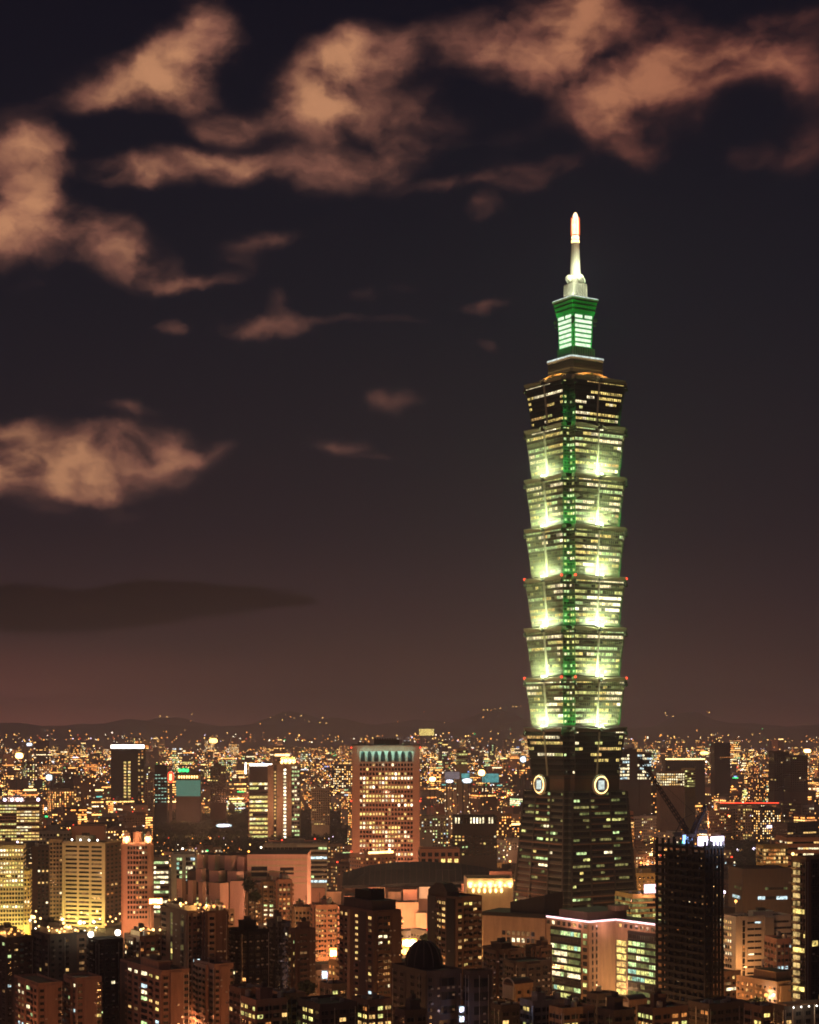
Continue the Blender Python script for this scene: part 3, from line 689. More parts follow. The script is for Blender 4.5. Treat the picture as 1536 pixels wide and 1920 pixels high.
# --- tower with a teal colonnade under its roof
def colonnade():
    Y = 1560; x0, x1 = 660, 787; X0, X1 = px2X(x0, Y), px2X(x1, Y); w_ = X1-X0; d_ = 30
    root = thing('office_tower', 'broad pinkish slab tower with teal-lit colonnade under its roof', 'office tower', ((X0+X1)/2, Y+d_/2, 0), 0)
    FOOT.append(((X0+X1)/2, Y+d_/2, 40, w_, d_, 0, 144))
    P = WALL['pink']; H = zrow(1398, Y); b = MB()
    b.box(-w_/2, w_/2, -d_/2+1.5, d_/2, 0, H-16, P); b.box(-w_/2, w_/2, -d_/2+7, d_/2, H-16, H, P, WALL['roof'])
    ua, ub = px2X(674, Y)-(X0+X1)/2, px2X(775, Y)-(X0+X1)/2
    b.box(-w_/2, ua, -d_/2, -d_/2+1.5, 0, H-5, P); b.box(ub, w_/2, -d_/2, -d_/2+1.5, 0, H-5, P)
    b.box(-w_/2, ua, -d_/2+1.5, -d_/2+7, H-16, H-5, P); b.box(ub, w_/2, -d_/2+1.5, -d_/2+7, H-16, H-5, P)
    b.box(-w_/2-.3, w_/2+.3, -d_/2-.3, -d_/2+7, H-5, H, P, WALL['roof'])
    b.box(-w_/2-.5, w_/2+.5, -d_/2-.6, d_/2, H+.002, H+1, WALL['dark'])
    # grid of deep window surrounds
    n, fh = 17, (zrow(1430, Y)-zrow(1640, Y))/25; z1 = zrow(1430, Y); bw = (ub-ua)/n
    b2 = MB()
    for j in range(n+1): b2.box(ua+bw*j-bw*.17, ua+bw*j+bw*.17, -d_/2+.05, -d_/2+1.5, 0, z1, P)
    for i in range(34):
        z = z1 - fh*i
        b2.box(ua, ub, -d_/2+.1, -d_/2+1.5, z-fh*.2, z+fh*.2, P)
    b.build('wall', root); b2.build('window_grid', root)
    r = random.Random(5); wins = Wins(root, 100, False); T, Nn = Vector((1,0,0)), Vector((0,-1,0))
    pats = {0:(3,8),1:None,2:(8,12),3:(0,17),4:(0,9),5:(0,17),6:(0,3),7:(1,14),8:(0,17),9:(12,17),10:None,11:(0,8),12:(12,17),13:(0,6),14:(0,13),15:(4,15),16:(8,16),17:(0,17),18:(0,12),19:(4,8),20:(0,17),21:(0,9),22:(0,17),23:(0,12),24:(0,17)}
    for i in range(26):
        for j in range(n):
            p = pats.get(i)
            on = (p and p[0] <= j < p[1] and r.random() < .88) or r.random() < .05
            m = pick([('cream', 3), ('warm', 4), ('yellow', 4), ('hot', 1.0)], r) if on else W['dark']
            wins.add(Vector((ua+bw*(j+.5), -d_/2+1.35, z1-fh*(i+.5))), T, Nn, UP, bw*.62, fh*.56, m)
    wins.done()
    # loggia
    za, zb = zrow(1428, Y), zrow(1405, Y)
    b = MB(); b.box(ua, ub, -d_/2+6.0, -d_/2+6.8, za, zb+1, wall_mat('loggia_back', (.12, .16, .15), .1)); b.build('loggia_back', root)
    npil = 8; pw = (ub-ua)/npil; tm = wall_mat('loggia_pillar', (.5, .55, .5), .05)
    for j in range(npil+1):
        b = MB(); x = ua+pw*j
        prof = [(1.0, za), (1.0, za+(zb-za)*.45), (1.5, za+(zb-za)*.72), (2.7, zb-1.2), (2.8, zb)]
        b.loft([[(max(ua, x-h), -d_/2+.6, z), (min(ub, x+h), -d_/2+.6, z), (min(ub, x+h), -d_/2+3.4, z), (max(ua, x-h), -d_/2+3.4, z)] for h, z in prof], tm)
        b.build('pillar', root)
        if j < npil: light('loggia_lamp', root, (x+pw/2, -d_/2+1.2, zb-1.6), 1100, (.25, 1, .8), .3); 
    for j in range(npil):
        b = MB(); x = ua+pw*(j+.5); b.box(x-2.2, x+2.2, -d_/2+.3, -d_/2+.6, zb-.6, zb-.1, E['cyan']); b.build('strip_light', root)
        light('loggia_lamp', root, (x, -d_/2-3.5, zb-2), 800, (.3, 1, .85), .4)
    b = MB(); b.box(-w_*.18, w_*.2, -6, 8, H+1, H+5.5, WALL['dark']); b.box(w_*.26, w_*.36, -6, 4, H+1, H+4, WALL['grey']); b.box(-w_*.42, -w_*.3, -6, 4, H+1, H+3, WALL['grey'])
    for i in range(9): b.cyl(-w_*.16+i*2.2, -4, H+5.5, H+6.4, .7, .7, DKM, 8)
    b.build('machine_room', root)
    for (x, yy) in ((-w_/2-.6, 1502), (w_/2+.6, 1502), (-w_/2-.6, 1597), (w_/2+.6, 1597), (w_/2+.5, 1402), (-w_/2-.5, 1402)):
        b = MB(); b.ball(x, -d_/2, zrow(yy, Y), .9, E['redl'], 6, 4); b.build('warning_light', root)
    for x in (-w_*.42, 0, w_*.42): light('facade_flood', root, (x, -d_/2-32, 24), 34000, (1, .47, .24), 2)
    light('facade_flood', root, (0, -d_/2-45, 100), 26000, (1, .5, .27), 2)
colonnade()
# --- twin-slab tower with a glowing crown
def crown_tower():
    Y = 2500
    rt, w_, d_, H = bldg('office_tower', 'striped slab tower with white strip and golden lamps along its crown', 'office tower', 462, 468, 562, 1434, Y, 4, 'tan',
      [B(0, .36, 'ribbon', n=6, lit=.85, rows=.75, pal=[('yellow', 3), ('olive', 2), ('cream', 1)], mat='dark', wh=.5, ww=.95, top=24, fh=6.2),
       B(.36, .50, 't', t_=0) if False else B(.36, .48, 'solid', proud=1.6),
       B(.48, .54, 'punch', n=1, lit=.9, pal=[('warm', 1), ('yellow', 1)], mat='dark', top=8, fh=5),
       B(.54, .68, 'solid', proud=1.6), B(.66, .74, 'punch', n=1, lit=1, pal=[('cream', 1), ('hot', 1)], ww=.7, wh=.6, mat='brown', proud=.3, top=5, fh=5),
       B(.74, .84, 'solid', proud=1.6), B(.84, 1, 'punch', n=3, lit=.55, pal=[('green', 3), ('cream', 2), ('yellow', 1)], mat='grey', ww=.7)],
      depth=38, cap=90, kinds='s', yb=1570, fh=5.6)
    b = MB(); b.box(-w_/2, -w_*.05, -d_/2-.8, -d_/2, H-1.6, H+1.4, E['white']); b.build('strip_light', rt)
    b = MB(); b.box(w_*.12, w_*.42, -d_/2, 4, H+1.1, H+11, WALL['yellow'], WALL['roof']); b.build('crown', rt)
    roof_lamps(rt, [(w_*.14, -d_/2-2, H+3), (w_*.22, -d_/2-2, H+3.4), (w_*.30, -d_/2-2, H+3), (w_*.38, -d_/2-2, H+3.5)], 'gold', 1.9, 9000)
    b = MB(); b.box(-w_/2-6.5, -w_/2-4.6, -d_/2, -d_/2+2, H-13, H+3, E['white']); b.build('strip_light', rt)
    b = MB(); b.box(w_*.0, w_*.3, -3, 3, H+12, H+15, E['gold']); b.build('roof_sign', rt)
    for x in (-5, 12): light('facade_flood', rt, (x, -d_/2-32, 50), 24000, (1, .5, .26), 2); 
    light('facade_flood', rt, (8, -d_/2-40, 85), 22000, (1, .5, .26), 2)
crown_tower()
# --- dark tower with two dotted light columns
def dotted_tower():
    Y = 2950
    rt, w_, d_, H = bldg('office_tower', 'dark slim tower with white light bar on top and twin dotted light columns', 'office tower', 200, 208, 270, 1404, Y, 5, 'dark',
      [B(0, .36, 'solid'), B(.36, .62, 'punch', n=2, lit=1, pal=[('yellow', 3), ('warm', 2), ('cream', 1)], ww=.55, wh=.62, fh=5.2, z1=.84, top=.1), B(.62, .8, 'solid', proud=.8), B(.8, 1, 'punch', n=2, lit=.4, pal=SOD)],
      depth=42, cap=90, kinds='a', yb=1540, fh=5.4)
    b = MB(); b.box(-w_/2, w_/2+.5, -d_/2-.8, -d_/2+1.2, H+.5, H+6.5, E['white']); b.build('light_bar', rt)
    b = MB(); b.box(-w_*.35, w_*.3, -6, 8, H+1.1, H+8, WALL['dark']); b.build('machine_room', rt)
dotted_tower()
# --- green-lit pair and the big pale screen
def green_group():
    rt, w_, d_, H = bldg('office_tower', 'dark tower striped with small green lights beside the grey-green hoarding', 'office tower', 284, 290, 313, 1436, 2850, 5, 'black', [B(0, 1, 'punch', n=4, lit=.75, pal=[('mint', 1)], ww=.6, wh=.3, fh=5.4, top=12, mix=.9)], depth=34, cap=40, kinds='r', yb=1500)
    Y = 2900; rt = thing('billboard', 'large plain grey-green hoarding under a yellow strip and green lamp', 'billboard', (px2X(353, Y), Y, 0), 0)
    w_ = px2X(376, Y)-px2X(330, Y); b = MB(); z0, z1 = zrow(1493, Y), zrow(1463, Y)
    FOOT.append((px2X(353, Y), Y, 22, w_, 14, 0, z1+12))
    b.box(-w_/2, w_/2, 0, 14, 0, z1+12, WALL['dark'], WALL['roof']); b.build('wall', rt)
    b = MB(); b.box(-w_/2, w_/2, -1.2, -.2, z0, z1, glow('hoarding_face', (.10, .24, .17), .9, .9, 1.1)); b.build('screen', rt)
    b = MB(); b.box(-w_/2+1, w_/2, -1.2, -.2, z1+2, z1+9, plain('sign_board', (.4, .3, .08), .5)); sg = b.build('sign_board', rt)
    b = MB(); r = random.Random(3)
    for i in range(8):
        x = -w_/2+4+i*4.2; b.box(x, x+2.4, -1.5, -1.25, z1+3.2, z1+7.4, E['gold'])
    b.build('sign_stroke', sg)
    roof_lamps(rt, [(-14, 2, z1+16), (-8, 2, z1+16.4), (-2, 2, z1+16)], 'grn', 3.2, 6000, (.1, 1, .3))
    Y = 2890; rt = thing('sign', 'red lantern-like round sign between dark tower and grey-green hoarding', 'sign', (px2X(321, Y), Y-6, 0), 0)
    b = MB(); b.box(-2.5, 2.5, 0, 4, 0, zrow(1447, Y), WALL['dark']); b.build('post', rt)
    b = MB(); n = 14; zc = zrow(1457, Y)
    b.loft([[(5.6*math.cos(6.2832*j/n), y, zc+9.5*math.sin(6.2832*j/n)) for j in range(n)] for y in (-1, -.2)], E['redl']); b.build('sign_face', rt)
    b = MB(); b.box(-1.7, 1.7, -1.6, -1.05, zc-5, zc+5, E['gold']); b.build('sign_stroke', rt)
green_group()
# --- yellow grid tower and its neighbours (left)
Y = 1410
rt, w_, d_, H = bldg('office_building', 'yellow-lit office block with a pale grid of three wide window bays', 'office building', 118, 198, 229, 1582, Y, 72, 'cream',
  [B(0, 1, 'punch', n=4, lit=.06, pal=SOD, mat='brown')],
  [B(0, .05, 'solid', proud=1.2), B(.05, .35, 'grid', n=1, ww=.86, wh=.42, lit=.12, pal=[('warm', 1), ('dim', 4)]), B(.37, .63, 'grid', n=1, ww=.86, wh=.42, lit=.1, pal=[('yellow', 1), ('dim', 4)]), B(.66, .93, 'grid', n=1, ww=.86, wh=.42, lit=.12, pal=[('warm', 1), ('dim', 4)]), B(.93, 1, 'solid', proud=1.2)],
  fh=3.4, cap=80, kinds='s', yb=1725)
for y in (-14, 0, 14): light('facade_flood', rt, (-w_/2-14, y, 6), 16800, (1, .78, .22), 1)
light('facade_flood', rt, (-w_/2-30, 0, 40), 14000, (1, .6, .3), 1)
roof_lamps(rt, [(-w_/2+1, -d_/2+k*d_/5, H+2.5) for k in range(1, 5)], 'white', .8)
bldg('office_building', 'tan side block with stacked small windows against the yellow-lit grid', 'office building', 88, 93, 117, 1576, 1430, 8, 'tan', [B(0, 1, 'punch', n=4, lit=.12, ww=.6)], depth=24, cap=40, kinds='', yb=1725)
bldg('building', 'wide pinkish box roof with red lamps behind the yellow-lit grid block', 'building', 130, 134, 195, 1551, 1560, 6, 'pink', [B(0, 1, 'solid')], depth=30, kinds='r', yb=1600)
bldg('building', 'grey stepped roof block with small white lamps left of the pinkish box roof', 'building', 66, 74, 131, 1560, 1540, 6, 'grey', [B(0, 1, 'punch', lit=.25, n=9)], depth=30, kinds='sr', yb=1600, cap=40)
rt, w_, d_, H = bldg('apartment_tower', 'ornate orange-lit tower with two bright floodlit turrets', 'apartment tower', 226, 231, 284, 1582, 1250, 8, 'pink',
  [B(0, .14, 'solid', proud=1.4), B(.14, .44, 'punch', n=3, lit=.08, pal=RES, ww=.55, wh=.5), B(.44, .56, 'punch', n=1, lit=.3, proud=1.6), B(.56, .86, 'punch', n=3, lit=.45, pal=[('warm', 3), ('cream', 2), ('dim', 2)], ww=.6), B(.86, 1, 'solid', proud=1.4)],
  depth=24, cap=80, kinds='', yb=1715, fh=3.5)
b = MB()
for x in (-w_*.38, w_*.38): b.box(x-w_*.13, x+w_*.13, -d_/2, -d_/2+7, H, H+5, WALL['pink'], WALL['roof']); b.loft([sq_ for sq_ in [[(x-w_*.13, -d_/2, H+5), (x+w_*.13, -d_/2, H+5), (x+w_*.13, -d_/2+7, H+5), (x-w_*.13, -d_/2+7, H+5)], [(x-1, -d_/2+2.5, H+8.5), (x+1, -d_/2+2.5, H+8.5), (x+1, -d_/2+4.5, H+8.5), (x-1, -d_/2+4.5, H+8.5)]]], WALL['brick'])
b.box(-w_*.16, w_*.16, -d_/2+3, d_/2-3, H, H+8, WALL['pink'], WALL['roof']); b.build('turret', rt)
for x in (-w_*.38, w_*.38): roof_lamps(rt, [(x, -d_/2-2.0, H+1.6)], 'gold', 1.2, 9000, (1, .55, .25))
light('facade_flood', rt, (0, -d_/2-18, 20), 12600, (1, .5, .22), 1)
rt, w_, d_, H = bldg('office_building', 'stepped yellow-lit office block at the left edge with many bright windows', 'office building', -30, -22, 44, 1588, 1350, 8, 'cream',
  [B(.0, 1, 'punch', n=12, lit=.45, rows=.5, pal=[('cream', 3), ('hot', 1.5), ('yellow', 3), ('olive', 2)], ww=.6, wh=.5)], depth=26, cap=100, kinds='sx', yb=1725)
for x in (-10, 10): light('facade_flood', rt, (x, -d_/2-14, 6), 19600, (1, .8, .2), 1)
light('facade_flood', rt, (0, -d_/2-26, 45), 19600, (1, .8, .2), 1)
bldg('office_building', 'lower yellow-lit wing stepping down beside the left-edge office block', 'office building', 40, 45, 56, 1635, 1345, 8, 'yellow', [B(0, 1, 'punch', n=2, lit=.3)], depth=22, cap=40, kinds='', yb=1725)
rt, w_, d_, H = bldg('office_building', 'olive-windowed block crowned with dazzling white lamps at far left', 'office building', -20, -12, 74, 1506, 1900, 8, 'tan',
  [B(0, .5, 'ribbon', n=8, lit=.5, rows=.5, pal=[('olive', 3), ('yellow', 3), ('cream', 1)], wh=.5, ww=.8), B(.5, 1, 'ribbon', n=6, lit=.7, rows=.6, pal=[('cream', 2), ('yellow', 4), ('warm', 3)], wh=.5, ww=.85, proud=1)], depth=30, cap=90, kinds='s', yb=1590)
roof_lamps(rt, [(-w_/2+w_*k, -d_/2+1, H+3.5) for k in (.24, .40, .52, .60, .97)], 'viol', 1.7, 6000, (.9, .85, 1))
bldg('office_building', 'narrow block of greenish-white lit floors right of the turreted tower', 'office building', 281, 285, 316, 1610, 1300, 6, 'grey', [B(0, 1, 'ribbon', n=4, lit=.7, rows=.6, pal=[('cream', 3), ('green', 2), ('hot', 2)], wh=.5, ww=.9)], depth=22, cap=60, kinds='x', yb=1715, fh=3.6)
bldg('office_building', 'pale-framed block with glowing mint windows left of the stepped pink complex', 'office building', 318, 322, 366, 1604, 1330, 5, 'pale', [B(0, .2, 'solid', proud=1), B(.2, .45, 'punch', n=2, lit=.7, pal=[('green', 2), ('cream', 2), ('mint', 2)], ww=.8, wh=.6), B(.45, .6, 'solid', proud=1), B(.6, 1, 'punch', n=4, lit=.5, pal=OFF, ww=.8, wh=.6)], depth=22, cap=60, kinds='x', yb=1715)
bldg('office_building', 'dark-sided block between left-edge office block and yellow-lit grid', 'office building', 57, 60, 92, 1590, 1480, 8, 'brown', [B(0, .3, 'solid'), B(.3, 1, 'punch', n=3, lit=.3, rows=.3, pal=[('warm', 2), ('cream', 1)])], depth=22, cap=40, kinds='t', yb=1725)
bldg('office_building', 'low grey office block with green-white ribbon windows left of the colonnaded tower', 'office building', 490, 495, 613, 1584, 1500, 3, 'grey', [B(0, .52, 'ribbon', n=8, lit=.15, pal=OFF, wh=.45, ww=.8), B(.52, 1, 'ribbon', n=7, lit=.55, rows=.55, pal=[('cool', 2), ('green', 2), ('hot', 1)], wh=.5, ww=.95, mat='pale')], depth=22, cap=60, kinds='xs', yb=1650, fh=4)
# --- stepped pink complex (shopping block)
def pink_complex():
    Y = 1240; root = thing('shopping_block', 'stepped pinkish block of cube-like terraces with a banded end wall', 'shopping block', (px2X(460, Y), Y+30, 0), 0)
    FOOT.append((px2X(460, Y), Y+30, 50, 95, 60, 0, 80))
    P = WALL['peach']; w0 = px2X(460, Y)
    def q(px0, px1, y0, y1, yt, wall=P, dy=0):
        b.box(px2X(px0, Y)-w0, px2X(px1, Y)-w0, y0-30, y1-30, 0, zrow(yt, Y), wall, WALL['roof'])
    def cube(px0, px1, dy, yt, yb, wall=P, ang=-32):
        """a terrace cube turned to the street grid: lit left face, shaded right face"""
        wd_ = px2X(px1, Y)-px2X(px0, Y); ca, sa = math.cos(R(ang)), math.sin(R(ang)); sd = wd_/(ca-sa); xc_ = (px2X(px0, Y)+px2X(px1, Y))/2-w0
        pts = [(xc_+ca*u-sa*v, dy-30+sd*.7+sa*u+ca*v) for u, v in ((-sd/2, -sd/2), (sd/2, -sd/2), (sd/2, sd/2), (-sd/2, sd/2))]
        b.loft([[(x_, y_, zz) for x_, y_ in pts] for zz in (zrow(yb, Y), zrow(yt, Y))], wall, True, WALL['roof'])
    b = MB(); q(462, 575, 6, 55, 1603); q(366, 462.2, 26, 55, 1609); b.build('upper_block', root)
    for (a, c, t) in ((366, 386, 1604), (388, 408, 1605), (418, 440, 1606), (442, 463, 1608)):
        b = MB(); cube(a, c, 8, t, 1634); b.build('terrace_cube', root)
    b = MB(); q(350, 462, 2, 25.9, 1634, WALL['brown']); b.build('terrace', root)
    for (a, c, t) in ((370, 388, 1627), (394, 424, 1631), (428, 458, 1632)):
        b = MB(); cube(a, c, -10, t, 1656); b.build('terrace_cube', root)
    b = MB(); q(341, 440, -14, 1.9, 1652, WALL['brown']); q(436, 462, -18, 1.8, 1648); b.build('lower_block', root)
    for (a, c, t) in ((340, 356, 1642), (361, 376, 1645), (380, 394, 1648), (398, 434, 1650)):
        b = MB(); cube(a, c, -27, t, 1800); b.build('terrace_cube', root)
    b = MB(); q(356, 398, -20, -14.1, 1672, WALL['peach']); b.build('front_wing', root)
    b = MB()
    for (a, c, y0, y1) in ((343, 348, 1652, 1667), (362, 367, 1654, 1669), (396, 400, 1656, 1673), (418, 422, 1658, 1675), (470, 500, 1624, 1648), (524, 550, 1628, 1641)):
        yy = -20.1 if c < 440 else 5.8
        b.box(px2X(a, Y)-w0, px2X(c, Y)-w0, yy-30-.05, yy-30+.3, zrow(y1, Y), zrow(y0, Y), W['dark'])
    o = b.build('opening', root); o['kind'] = 'stuff'
    b = MB()
    for i in range(5): b.box(px2X(463, Y)-w0, px2X(575, Y)-w0, 5.6-30, 6-30, zrow(1612+i*11, Y), zrow(1615+i*11, Y), WALL['cream'])
    b.build('stone_band', root)
    b = MB(); b.box(px2X(478, Y)-w0, px2X(540, Y)-w0, -12-30, 5.5-30, 0, zrow(1652, Y), WALL['dark'], WALL['roof']); b.build('dark_porch', root)
    wins = Wins(root, 30, True); r = random.Random(9)
    for i in range(3):
        for j in range(5): wins.add(Vector((px2X(374+j*4.5, Y)-w0, -20.2-30, zrow(1680+i*8, Y))), Vector((1,0,0)), Vector((0,-1,0)), UP, 1.4, 1.6, pick(OFF, r))
    wins.done()
    for (px, pw) in ((345, 110000), (385, 120000), (430, 90000), (520, 60000), (560, 46000)): light('facade_flood', root, (px2X(px-14, Y)-w0, -74, 40 if px > 450 else 30), pw, (1, .46, .28), 1)
    roof_lamps(root, [(px2X(407, Y)-w0, -45, zrow(1699, Y)), (px2X(416, Y)-w0, -45, zrow(1701, Y))], 'gold', 2.2, 5000)
pink_complex()
# --- exhibition hall with a broad dark roof
def hall():
    Y = 1300; root = thing('exhibition_hall', 'long hall with low dark vaulted roof above pinkish stepped boxes', 'exhibition hall', (px2X(800, Y), Y+40, 0), 0)
    w0 = px2X(800, Y); FOOT.append((w0, Y+40, 75, 130, 80, 0, 60)); P = WALL['pink']
    b = MB(); DR = wall_mat('dark_standing_seam', (.028, .03, .028), .3, .7)
    xs = [640, 690, 740, 800, 860, 915, 950]; tops = [1652, 1638, 1632, 1631, 1634, 1642, 1650]
    rings = []
    for px, t in zip(xs, tops):
        x = px2X(px, Y)-w0; z = zrow(t, Y); ze = zrow(1664 - (px-640)*.035, Y)
        rings.append([(x, -26, ze-2), (x, -26, ze), (x, -10, (z*.75+ze*.25)+1), (x, 14, z+2), (x, 45, ze), (x, 45, ze-2)])
    b.loft(rings, DR); b.build('roof', root); b = MB()
    for k_ in range(30):
        t_ = k_/29*(len(rings)-1); i_ = min(int(t_), len(rings)-2); f_ = t_-i_
        pp = [Vector(rings[i_][j_])*(1-f_)+Vector(rings[i_+1][j_])*f_ + UP*.15 for j_ in range(1, 5)]
        for a_, c_ in zip(pp, pp[1:]): b.bar(a_, c_, .3, WALL['dark'])
    b.build('roof_rib', root)
    b = MB(); b.box(px2X(645, Y)-w0, px2X(955, Y)-w0, -24, 44, 0, zrow(1668, Y), WALL['brown'], WALL['roof']); b.build('wall', root)
    b = MB(); r = random.Random(4)
    specs = [(690,722,1664,1700,-34),(728,752,1672,1690,-32),(756,782,1668,1710,-36),(786,812,1663,1685,-33),(816,832,1660,1676,-33),(840,860,1668,1690,-35),(866,884,1657,1672,-32),(893,915,1652,1670,-32),(918,960,1634,1668,-30),(925,952,1648,1676,-36),(612,640,1672,1700,-34),(645,665,1680,1705,-40),(664,700,1684,1712,-46),(705,722,1664,1712,-40),(735,785,1692,1730,-44),(560,610,1664,1712,-20),(616,648,1700,1730,-50),(780,800,1712,1745,-48)]
    for (a, c, y0, y1, dy) in specs:
        b = MB(); k = (Y+40+dy)/Y
        b.box(px2X(a, Y)*k-w0, px2X(c, Y)*k-w0, dy, -24.1 if dy > -40 else dy+14, 0 if y1 > 1705 else zrow(y1, Y+40+dy), zrow(y0, Y+40+dy), WALL[r.choice(('pink', 'pink', 'tan', 'pale'))], WALL['roof']); b.build('stepped_box', root)
    for px in range(600, 960, 40): light('facade_flood', root, (px2X(px, Y)-w0, -66, 14), 26000, (1, .45, .2), 1)
    for px in range(640, 960, 80): light('facade_flood', root, (px2X(px, Y)-w0, -75, 28), 34000, (1, .45, .27), 1)
hall()
# --- low mall with a string of golden lamps
def lamp_mall():
    Y = 1160
    rt, w_, d_, H = bldg('shopping_block', 'pale low mall hung with a string of golden lamps left of the giant tower', 'shopping block', 872, 876, 962, 1650, Y, 3, 'cream', [B(0, 1, 'punch', n=9, lit=.35, pal=[('dim', 3), ('olive', 2)], ww=.7, wh=.6, z1=.62)], depth=26, cap=30, kinds='', yb=1725)
    for k in range(9):
        x = -w_/2+2+k*(w_-4)/8; roof_lamps(rt, [(x, -d_/2-1.2, zrow(1662 - (k % 2)*2, Y))], 'gold', 1.0, 2500 if k % 2 == 0 else 0)
    for k in range(6):
        x = -w_/2+4+k*(w_-8)/6; b = MB(); b.lathe(x, -d_/2-1.4, [(.3, zrow(1674, Y)), (.9, zrow(1671, Y)), (.7, zrow(1667, Y)), (.3, zrow(1665, Y))], E['gold'], 8); b.build('hanging_lamp', rt)
lamp_mall()
Y = 1120
rt, w_, d_, H = bldg('shopping_block', 'olive-tan low block with bright sign right of the giant tower', 'shopping block', 1180, 1186, 1240, 1680, Y, 20, 'yellow', [B(0, 1, 'ribbon', n=10, lit=.8, pal=[('dimolive', 4), ('olive', 1)], ww=.9, wh=.6)], depth=24, cap=30, kinds='x', yb=1725)
b = MB(); b.box(-w_*.1, w_*.32, -d_/2-1.4, -d_/2-.2, H+1.5, H+7, E['pinkl']); b.build('sign_board', rt)
light('sign_light', rt, (0, -d_/2-4, H+4), 9000, (1, .4, .25), .6)
bldg('building', 'golden-lit drum-topped block peeping between giant tower and building site', 'building', 1176, 1180, 1235, 1640, 1500, 10, 'yellow', [B(0, 1, 'punch', n=7, lit=.4, pal=SOD)], depth=30, cap=30, kinds='st', yb=1700)
bldg('apartment_tower', 'slim orange-banded tower edge just right of the giant tower', 'apartment tower', 1174, 1178, 1188, 1524, 1620, 5, 'pink', [B(0, 1, 'ribbon', n=2, lit=.6, pal=[('orange', 2), ('warm', 1)], ww=.9)], depth=16, cap=30, kinds='', yb=1640)

# --- office with the pink neon roofline
def neon_office():
    TAN = WALL['tan']; th = 36; c, s = math.cos(R(th)), math.sin(R(th)); Y = 1010
    C = Vector((px2X(1105, Y), Y, 0)); H = zrow(1730, Y)
    root = thing('office_building', 'tan office block outlined by a pink-white neon roofline', 'office building', C, R(th))
    FOOT.append((C.x+10, C.y+25, 45, 60, 60, th, H))
    # L-shaped plan: near corner at the origin, set-back corner after a
    def s_at(px, ox, oy, dx, dy):   # length along (dx,dy) world from local (ox,oy) to photo column px
        wx = C.x + c*ox - s*oy; wy = C.y + s*ox + c*oy; k = (px-768)/F
        return (k*wy-wx)/(dx-k*dy)
    a = s_at(1155, 0, 0, c, s)
    e = s_at(1234, a, 0, s, -c)
    m = s_at(1022, 0, 0, -s, c)
    b = MB()
    b.box(0, a, 0, m, 0, H, TAN, WALL['roof']); b.box(a, a+22, -e, m-4, 0, H-.01, TAN, WALL['roof'])
    wins = Wins(root, 100, True); r = random.Random(12)
    off = [('green', 3), ('cream', 1), ('dimolive', 3), ('olive', 2), ('mint', 1), ('dimgreen', 2)]
    face_bays(b, wins, Vector((0, m/2, 0)), Vector((0,-1,0)), Vector((-1,0,0)), m, 0, H, [B(.02, .98, 'punch', n=8, lit=.6, pal=[('cream', 2), ('warm', 2)], ww=.5, wh=.55, z0=.90, top=.6), B(.14, .82, 'ribbon', n=9, lit=.62, rows=.7, pal=off, ww=.92, wh=.62, fh=4.0, z1=.9, mat='black'), B(.84, .98, 'punch', n=1, lit=.3, pal=off, ww=.6, wh=.6, fh=4.0, z1=.9)], 4.0, r, TAN, 3)
    face_bays(b, wins, Vector((a/2, 0, 0)), Vector((1,0,0)), Vector((0,-1,0)), a, 0, H, [B(.05, .35, 'punch', n=2, lit=0, ww=.22, wh=.62, fh=4.0)], 4.0, r, TAN, 3)
    face_bays(b, wins, Vector((a, -e/2, 0)), Vector((0,-1,0)), Vector((-1,0,0)), e, 0, H, [B(.05, .95, 'punch', n=7, lit=.25, pal=[('warm', 2), ('dim', 2)], ww=.45, wh=.5, z0=.9, top=.6), B(0, .28, 'punch', n=1, lit=.85, pal=[('yellow', 3), ('warm', 2)], ww=.85, wh=.75, fh=4.0, z1=.8), B(.3, 1, 'ribbon', n=7, lit=.5, rows=.6, pal=off, ww=.92, wh=.6, fh=4.0, z1=.9, mat='black')], 4.0, r, TAN, 3)
    b.build('wall', root); wins.done()
    b = MB(); z = H+.05
    b.box(-1.0, -.1, -.9, m, z, z+.9, E['pinkl']); b.box(-.1, a-.1, -1.0, -.1, z, z+.9, E['pinkl']); b.box(a-1.0, a-.1, -e, -1.1, z, z+.9, E['pinkl']); b.build('neon_strip', root)
    b = MB(); b.box(4, a+14, 6, m-8, H, H+5, WALL['brown'], WALL['roof']); b.box(a+2, a+12, 2, 9, H+5, H+8, TAN, WALL['roof']); b.build('penthouse', root)
    b = MB(); b.box(a, a+1.2, -e*.2, -.2, 1, 5, WALL['dark']); b.build('porch', root)
    light('neon_light', root, (-5, m*.3, H-2), 3500, (1, .5, .42), .8); light('neon_light', root, (a*.5, -6, H-3), 3500, (1, .5, .42), .8); light('neon_light', root, (a-7, -e*.6, H-3), 2500, (1, .5, .42), .8)
    light('court_lamp', root, (a*.8, -12, 9), 8000, (1, .55, .25), .6); light('court_lamp', root, (a*.4, -16, 22), 8000, (1, .55, .3), .6)
neon_office()
